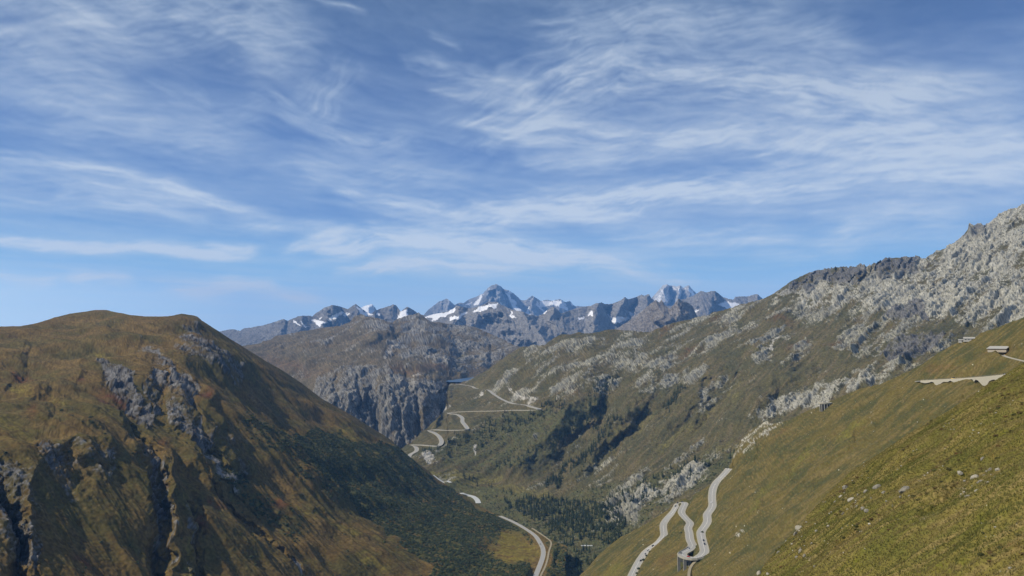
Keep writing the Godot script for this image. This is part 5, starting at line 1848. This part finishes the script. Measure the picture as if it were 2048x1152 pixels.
func build_trees() -> void:
	var s := flank
	var woods := s.layer("woods")
	s.poly("woods", [1000, 1002, 1060, 1000, 1140, 1003, 1220, 1016, 1246, 1050, 1240, 1085, 1190, 1092, 1120, 1072, 1060, 1040], 0.9)
	for q in [
		[[1092, 975, 1112, 958, 1140, 925, 1175, 900, 1216, 868], 9, 1.0], [[1185, 935, 1208, 912, 1232, 893], 6, 0.6], [[1105, 895, 1150, 852, 1196, 812, 1212, 788], 20, 0.9], [[1195, 862, 1240, 842, 1268, 822], 10, 0.7],
		[[1240, 876, 1270, 850, 1300, 828], 9, 0.8], [[1332, 815, 1352, 800, 1372, 790], 12, 0.8], [[868, 910, 925, 878, 960, 872, 1010, 850, 1065, 832, 1112, 812], 18, 0.5], [[930, 952, 975, 968, 1020, 985], 10, 0.35],
		[[1270, 985, 1340, 950, 1420, 925, 1475, 905], 16, 0.30], [[1180, 795, 1215, 765, 1240, 750], 10, 0.5], [[1000, 930, 1060, 905, 1100, 880], 16, 0.35], [[1230, 1010, 1290, 1000, 1330, 985], 14, 0.4], [[1100, 1090, 1160, 1120, 1200, 1160], 26, 0.35],
	]:
		s.stroke("woods", q[0], q[1], q[1], q[2], 0.5, false)
	woods = s.layer("woods")
	for k in woods.size():
		if woods[k] > 0.0:
			var p := s.pos[k]
			woods[k] = clampf(woods[k] + n_fbm.get_noise_3d(p.x * 0.02, p.y * 0.02, p.z * 0.02) * 1.1 - 0.15, 0.0, 1.0)
	var at := sow(s, woods, 0.010, 0.3)
	var list := []
	for p in at:
		list.append([p, -(p.z)])
	list.sort_custom(func(a, b): return a[1] < b[1])
	print("trees ", list.size())
	var needle := leaf_mat("needles")
	var bark := mat("bark", Color(0.05, 0.038, 0.028))
	var crowns := []
	for k in 4:
		crowns.append(crown_mesh(40 + k, 1.0, 0.2 + 0.02 * k))
	var trunk := CylinderMesh.new()
	trunk.top_radius = 0.004
	trunk.bottom_radius = 0.016
	trunk.height = 0.9
	trunk.radial_segments = 6
	var tones := []
	for k in 5:
		var m := mat("needle_tone_%d" % k, Color(0.022, 0.040, 0.022).lerp(Color(0.050, 0.062, 0.022), k / 4.0), 0.9)
		m.cull_mode = BaseMaterial3D.CULL_DISABLED
		tones.append(m)
	var xf: Array[Transform3D] = []
	var cols := PackedColorArray()
	for k in list.size():
		var p: Vector3 = list[k][0]
		var h := rng.randf_range(11.0, 23.0)
		if k < 300:
			var t := thing("spruce_tree", "dark spruce standing in the valley wood below the hairpin road", "tree", p - Vector3(0, 0.5, 0), rng.randf() * TAU, "spruces of the valley wood")
			t.scale = Vector3(h * rng.randf_range(0.85, 1.2), h, h)
			var tr := part(t, "trunk", trunk, bark)
			tr.position.y = 0.45
			part(t, "crown", crowns[k % 4], tones[rng.randi() % 5])
		else:
			xf.append(Transform3D(Basis(Vector3.UP, rng.randf() * TAU).scaled(Vector3(h, h, h)), p - Vector3(0, 0.5, 0)))
			cols.append(Color(0.022, 0.040, 0.022).lerp(Color(0.050, 0.062, 0.022), rng.randf()) * rng.randf_range(0.8, 1.1))
	scatter("far_spruce_wood", "dark spruces in strips along the gullies and the far valley wood", crowns[1], needle, xf, cols)
	# single round bushes along the lowest road stretch
	var bush := bush_mesh(9)
	for q in [[1300, 1104], [1293, 1108], [1287, 1117], [1277, 1134], [1273, 1142], [1268, 1152], [1404, 1068], [1393, 1098], [1365, 1070]]:
		var p := road_hill.at(q[0], q[1])
		var t := thing("roadside_bush", "round dark bush on the bank of the hairpin road", "bush", p, rng.randf() * TAU, "bushes along the hairpin road")
		var w := rng.randf_range(3.0, 4.6)
		t.scale = Vector3(w, w * 0.8, w)
		part(t, "foliage", bush, tones[2])


func tuft_mesh(sd: int) -> ArrayMesh:
	var g := RandomNumberGenerator.new()
	g.seed = sd
	var s := tool()
	for k in 7:
		var a := g.randf() * TAU
		var d := Vector3(cos(a), 0, sin(a))
		var t := Vector3(-d.z, 0, d.x) * g.randf_range(0.05, 0.10)
		var b := d * g.randf_range(0.05, 0.3)
		var e := b + d * g.randf_range(0.15, 0.5) + Vector3(0, g.randf_range(0.5, 1.0), 0)
		s.add_vertex(b - t); s.add_vertex(b + t); s.add_vertex(e)
	return done(s)


func build_grass() -> void:
	var s := near_hill
	var m := PackedFloat32Array()
	m.resize(s.nx * s.ny)
	m.fill(1.0)
	var at := sow(s, m, 13.0, 0.9)
	print("tufts ", at.size())
	var xf: Array[Transform3D] = []
	var cols := PackedColorArray()
	for p in at:
		var w := rng.randf_range(0.18, 0.48)
		var patch := n_fbm.get_noise_3d(p.x * 0.06, p.y * 0.06, p.z * 0.06) + 0.5 * n_val.get_noise_3d(p.x * 0.5, p.y * 0.5, p.z * 0.5)
		xf.append(Transform3D(Basis(Vector3.UP, rng.randf() * TAU).scaled(Vector3(w, w * rng.randf_range(0.6, 1.1), w)), p - Vector3(0, 0.03, 0)))
		cols.append(Color(0.128, 0.130, 0.034).lerp(Color(0.215, 0.175, 0.066), clampf(0.45 + patch * 1.7, 0.0, 1.0)) * rng.randf_range(0.7, 1.3))
	var low: Array[Transform3D] = []
	var lcols := PackedColorArray()
	for k in m.size():
		var p := s.pos[k]
		m[k] = clampf(n_fbm.get_noise_3d(p.x * 0.045, p.y * 0.045, p.z * 0.045) * 1.6 - 0.25 + 0.8 * n_val.get_noise_3d(p.x * 0.3, p.y * 0.3, p.z * 0.3), 0.0, 1.0)
	for p in sow(s, m, 0.55, 0.9):
		var w := rng.randf_range(0.35, 1.0)
		low.append(Transform3D(Basis(Vector3.UP, rng.randf() * TAU).scaled(Vector3(w, w * 0.45, w)), p - Vector3(0, 0.05, 0)))
		lcols.append(Color(0.050, 0.058, 0.016).lerp(Color(0.105, 0.060, 0.022), rng.randf()) * rng.randf_range(0.75, 1.25))
	print("low shrubs ", low.size())
	scatter("dwarf_shrubs", "low dark green and russet dwarf shrubs on the near meadow", bush_mesh(15), leaf_mat("dwarf_leaves"), low, lcols)
	scatter("meadow_grass", "dry green and straw coloured grass of the near meadow", tuft_mesh(3), leaf_mat("grass_blades"), xf, cols)


# ------------------------------------------------------------------------------------------------ stones
func stone_mesh(sd: int) -> ArrayMesh:      # an angular block: a ball cut by random planes
	var g := RandomNumberGenerator.new()
	g.seed = sd
	var cuts := []
	for k in 9:
		cuts.append([Vector3(g.randf_range(-1, 1), g.randf_range(-0.6, 1), g.randf_range(-1, 1)).normalized(), g.randf_range(0.52, 0.85)])
	var s := tool()
	var rings := 7
	var segs := 10
	var pts := []
	for a in rings + 1:
		var row := []
		for b in segs:
			var th := PI * a / rings
			var ph := TAU * b / segs
			var d := Vector3(sin(th) * cos(ph), cos(th), sin(th) * sin(ph))
			var r := 1.0
			for c in cuts:
				var dn: float = d.dot(c[0])
				if dn > 0.05:
					r = minf(r, c[1] / dn)
			row.append(d * r * Vector3(0.62, 0.5, 0.55) * g.randf_range(0.96, 1.04))
		pts.append(row)
	for a in rings:
		for b in segs:
			var n := (b + 1) % segs
			quad(s, pts[a][b], pts[a][n], pts[a + 1][n], pts[a + 1][b])
	return done(s)


func build_stones() -> void:
	var shapes := []
	for k in 5:
		shapes.append(stone_mesh(70 + k))
	var grey := grainy("lichened_rock", Color(0.21, 0.197, 0.165), 1.3, 0.5)
	var pale := grainy("pale_boulder_rock", Color(0.30, 0.28, 0.23), 1.0, 0.4)
	var big := [
		[1812, 985, 27, 0, "big dark square boulder alone on the near meadow"], [1690, 974, 18, 0, "weathered grey rock at the upper end of the stone row"], [1947, 952, 20, 1, "largest pale rock in the broken turf bank"], [1708, 1003, 19, 1, "pale rock slab in the middle of the stone row"],
		[1757, 978, 18, 0, "low grey rock between the slab and the big dark boulder"], [1600, 1056, 18, 1, "pale lichen rock on the left edge of the near meadow"]]
	for q in big:
		var p := near_hill.at(q[0], q[1])
		var w: float = q[2] * absf(p.z) / FOCAL
		var t := thing("boulder", q[4], "boulder", p - Vector3(0, w * 0.02, 0), rng.randf() * TAU)
		var o := part(t, "rock", shapes[rng.randi() % 5], grey if q[3] == 0 else pale)
		o.scale = Vector3(w, w * 0.85, w)
	for q in [[1735, 988, 12], [1767, 985, 8], [1775, 1004, 6], [1730, 1022, 11], [1737, 1027, 11], [1698, 1024, 9], [1690, 1032, 9], [1660, 1057, 8], [1638, 1067, 10], [1592, 1068, 12], [1611, 1042, 8], [1600, 1102, 12], [1609, 1110, 10], [1595, 1114, 10], [1560, 1107, 12], [1957, 958, 14], [1922, 948, 12], [1936, 992, 14], [1951, 977, 12], [1976, 933, 12], [1991, 932, 10], [1851, 1042, 8], [1788, 1014, 6], [1966, 918, 10], [1520, 1150, 14], [1534, 1146, 9], [1965, 945, 9], [1930, 960, 8], [1680, 990, 9], [1668, 1000, 8], [1720, 996, 8], [1745, 1000, 7], [1716, 1015, 7], [1625, 1090, 7], [1585, 1090, 8], [1634, 1140, 7], [1805, 1000, 7], [1822, 996, 6]]:
		var p := near_hill.at(q[0], q[1])
		var w: float = q[2] * absf(p.z) / FOCAL
		var t := thing("stone", "small stone lying in the grass of the near meadow", "stone", p - Vector3(0, w * 0.08, 0), rng.randf() * TAU, "stones on the near meadow")
		var o := part(t, "rock", shapes[rng.randi() % 5], pale if rng.randf() < 0.3 else grey)
		o.scale = Vector3(w, w * rng.randf_range(0.7, 1.1), w * rng.randf_range(0.7, 1.0))
		o.rotation = Vector3(rng.randf_range(-0.4, 0.4), 0, rng.randf_range(-0.4, 0.4))
	# uncountable rubble
	var rub := leaf_mat("rubble")
	for job in [[near_hill, 1.1, 0.10, 0.55, "meadow_rubble", "pale rubble strewn over the near meadow"], [road_hill, 0.016, 0.4, 1.6, "slope_rubble", "pale rubble strewn over the road slope"], [flank, 0.0014, 1.2, 4.5, "block_field", "pale blocks strewn over the right mountainside"]]:
		var s: Sheet = job[0]
		var rk := s.layer("rk")
		var scree := s.layer("scree")
		var m := PackedFloat32Array()
		m.resize(s.nx * s.ny)
		for k in m.size():
			var p := s.pos[k]
			var f: float = 14.0 / job[3] * 0.004
			m[k] = clampf(n_fbm.get_noise_3d(p.x * f, p.y * f, p.z * f) * 0.9 - 0.1, 0.0, 0.6) + clampf(rk[k] * 0.9, 0.0, 0.8) + scree[k] * 1.5
		var at := sow(s, m, job[1], 0.0)
		print(job[4], " ", at.size())
		var xf: Array[Transform3D] = []
		var cols := PackedColorArray()
		for p in at:
			var w := lerpf(job[2], job[3], pow(rng.randf(), 2.2))
			xf.append(Transform3D(Basis(Vector3.UP, rng.randf() * TAU).scaled(Vector3(w, w * rng.randf_range(0.6, 1.0), w)), p))
			cols.append(Color(0.34, 0.325, 0.27) * rng.randf_range(0.65, 1.2))
		scatter(job[4], job[5], stone_mesh(81), rub, xf, cols)
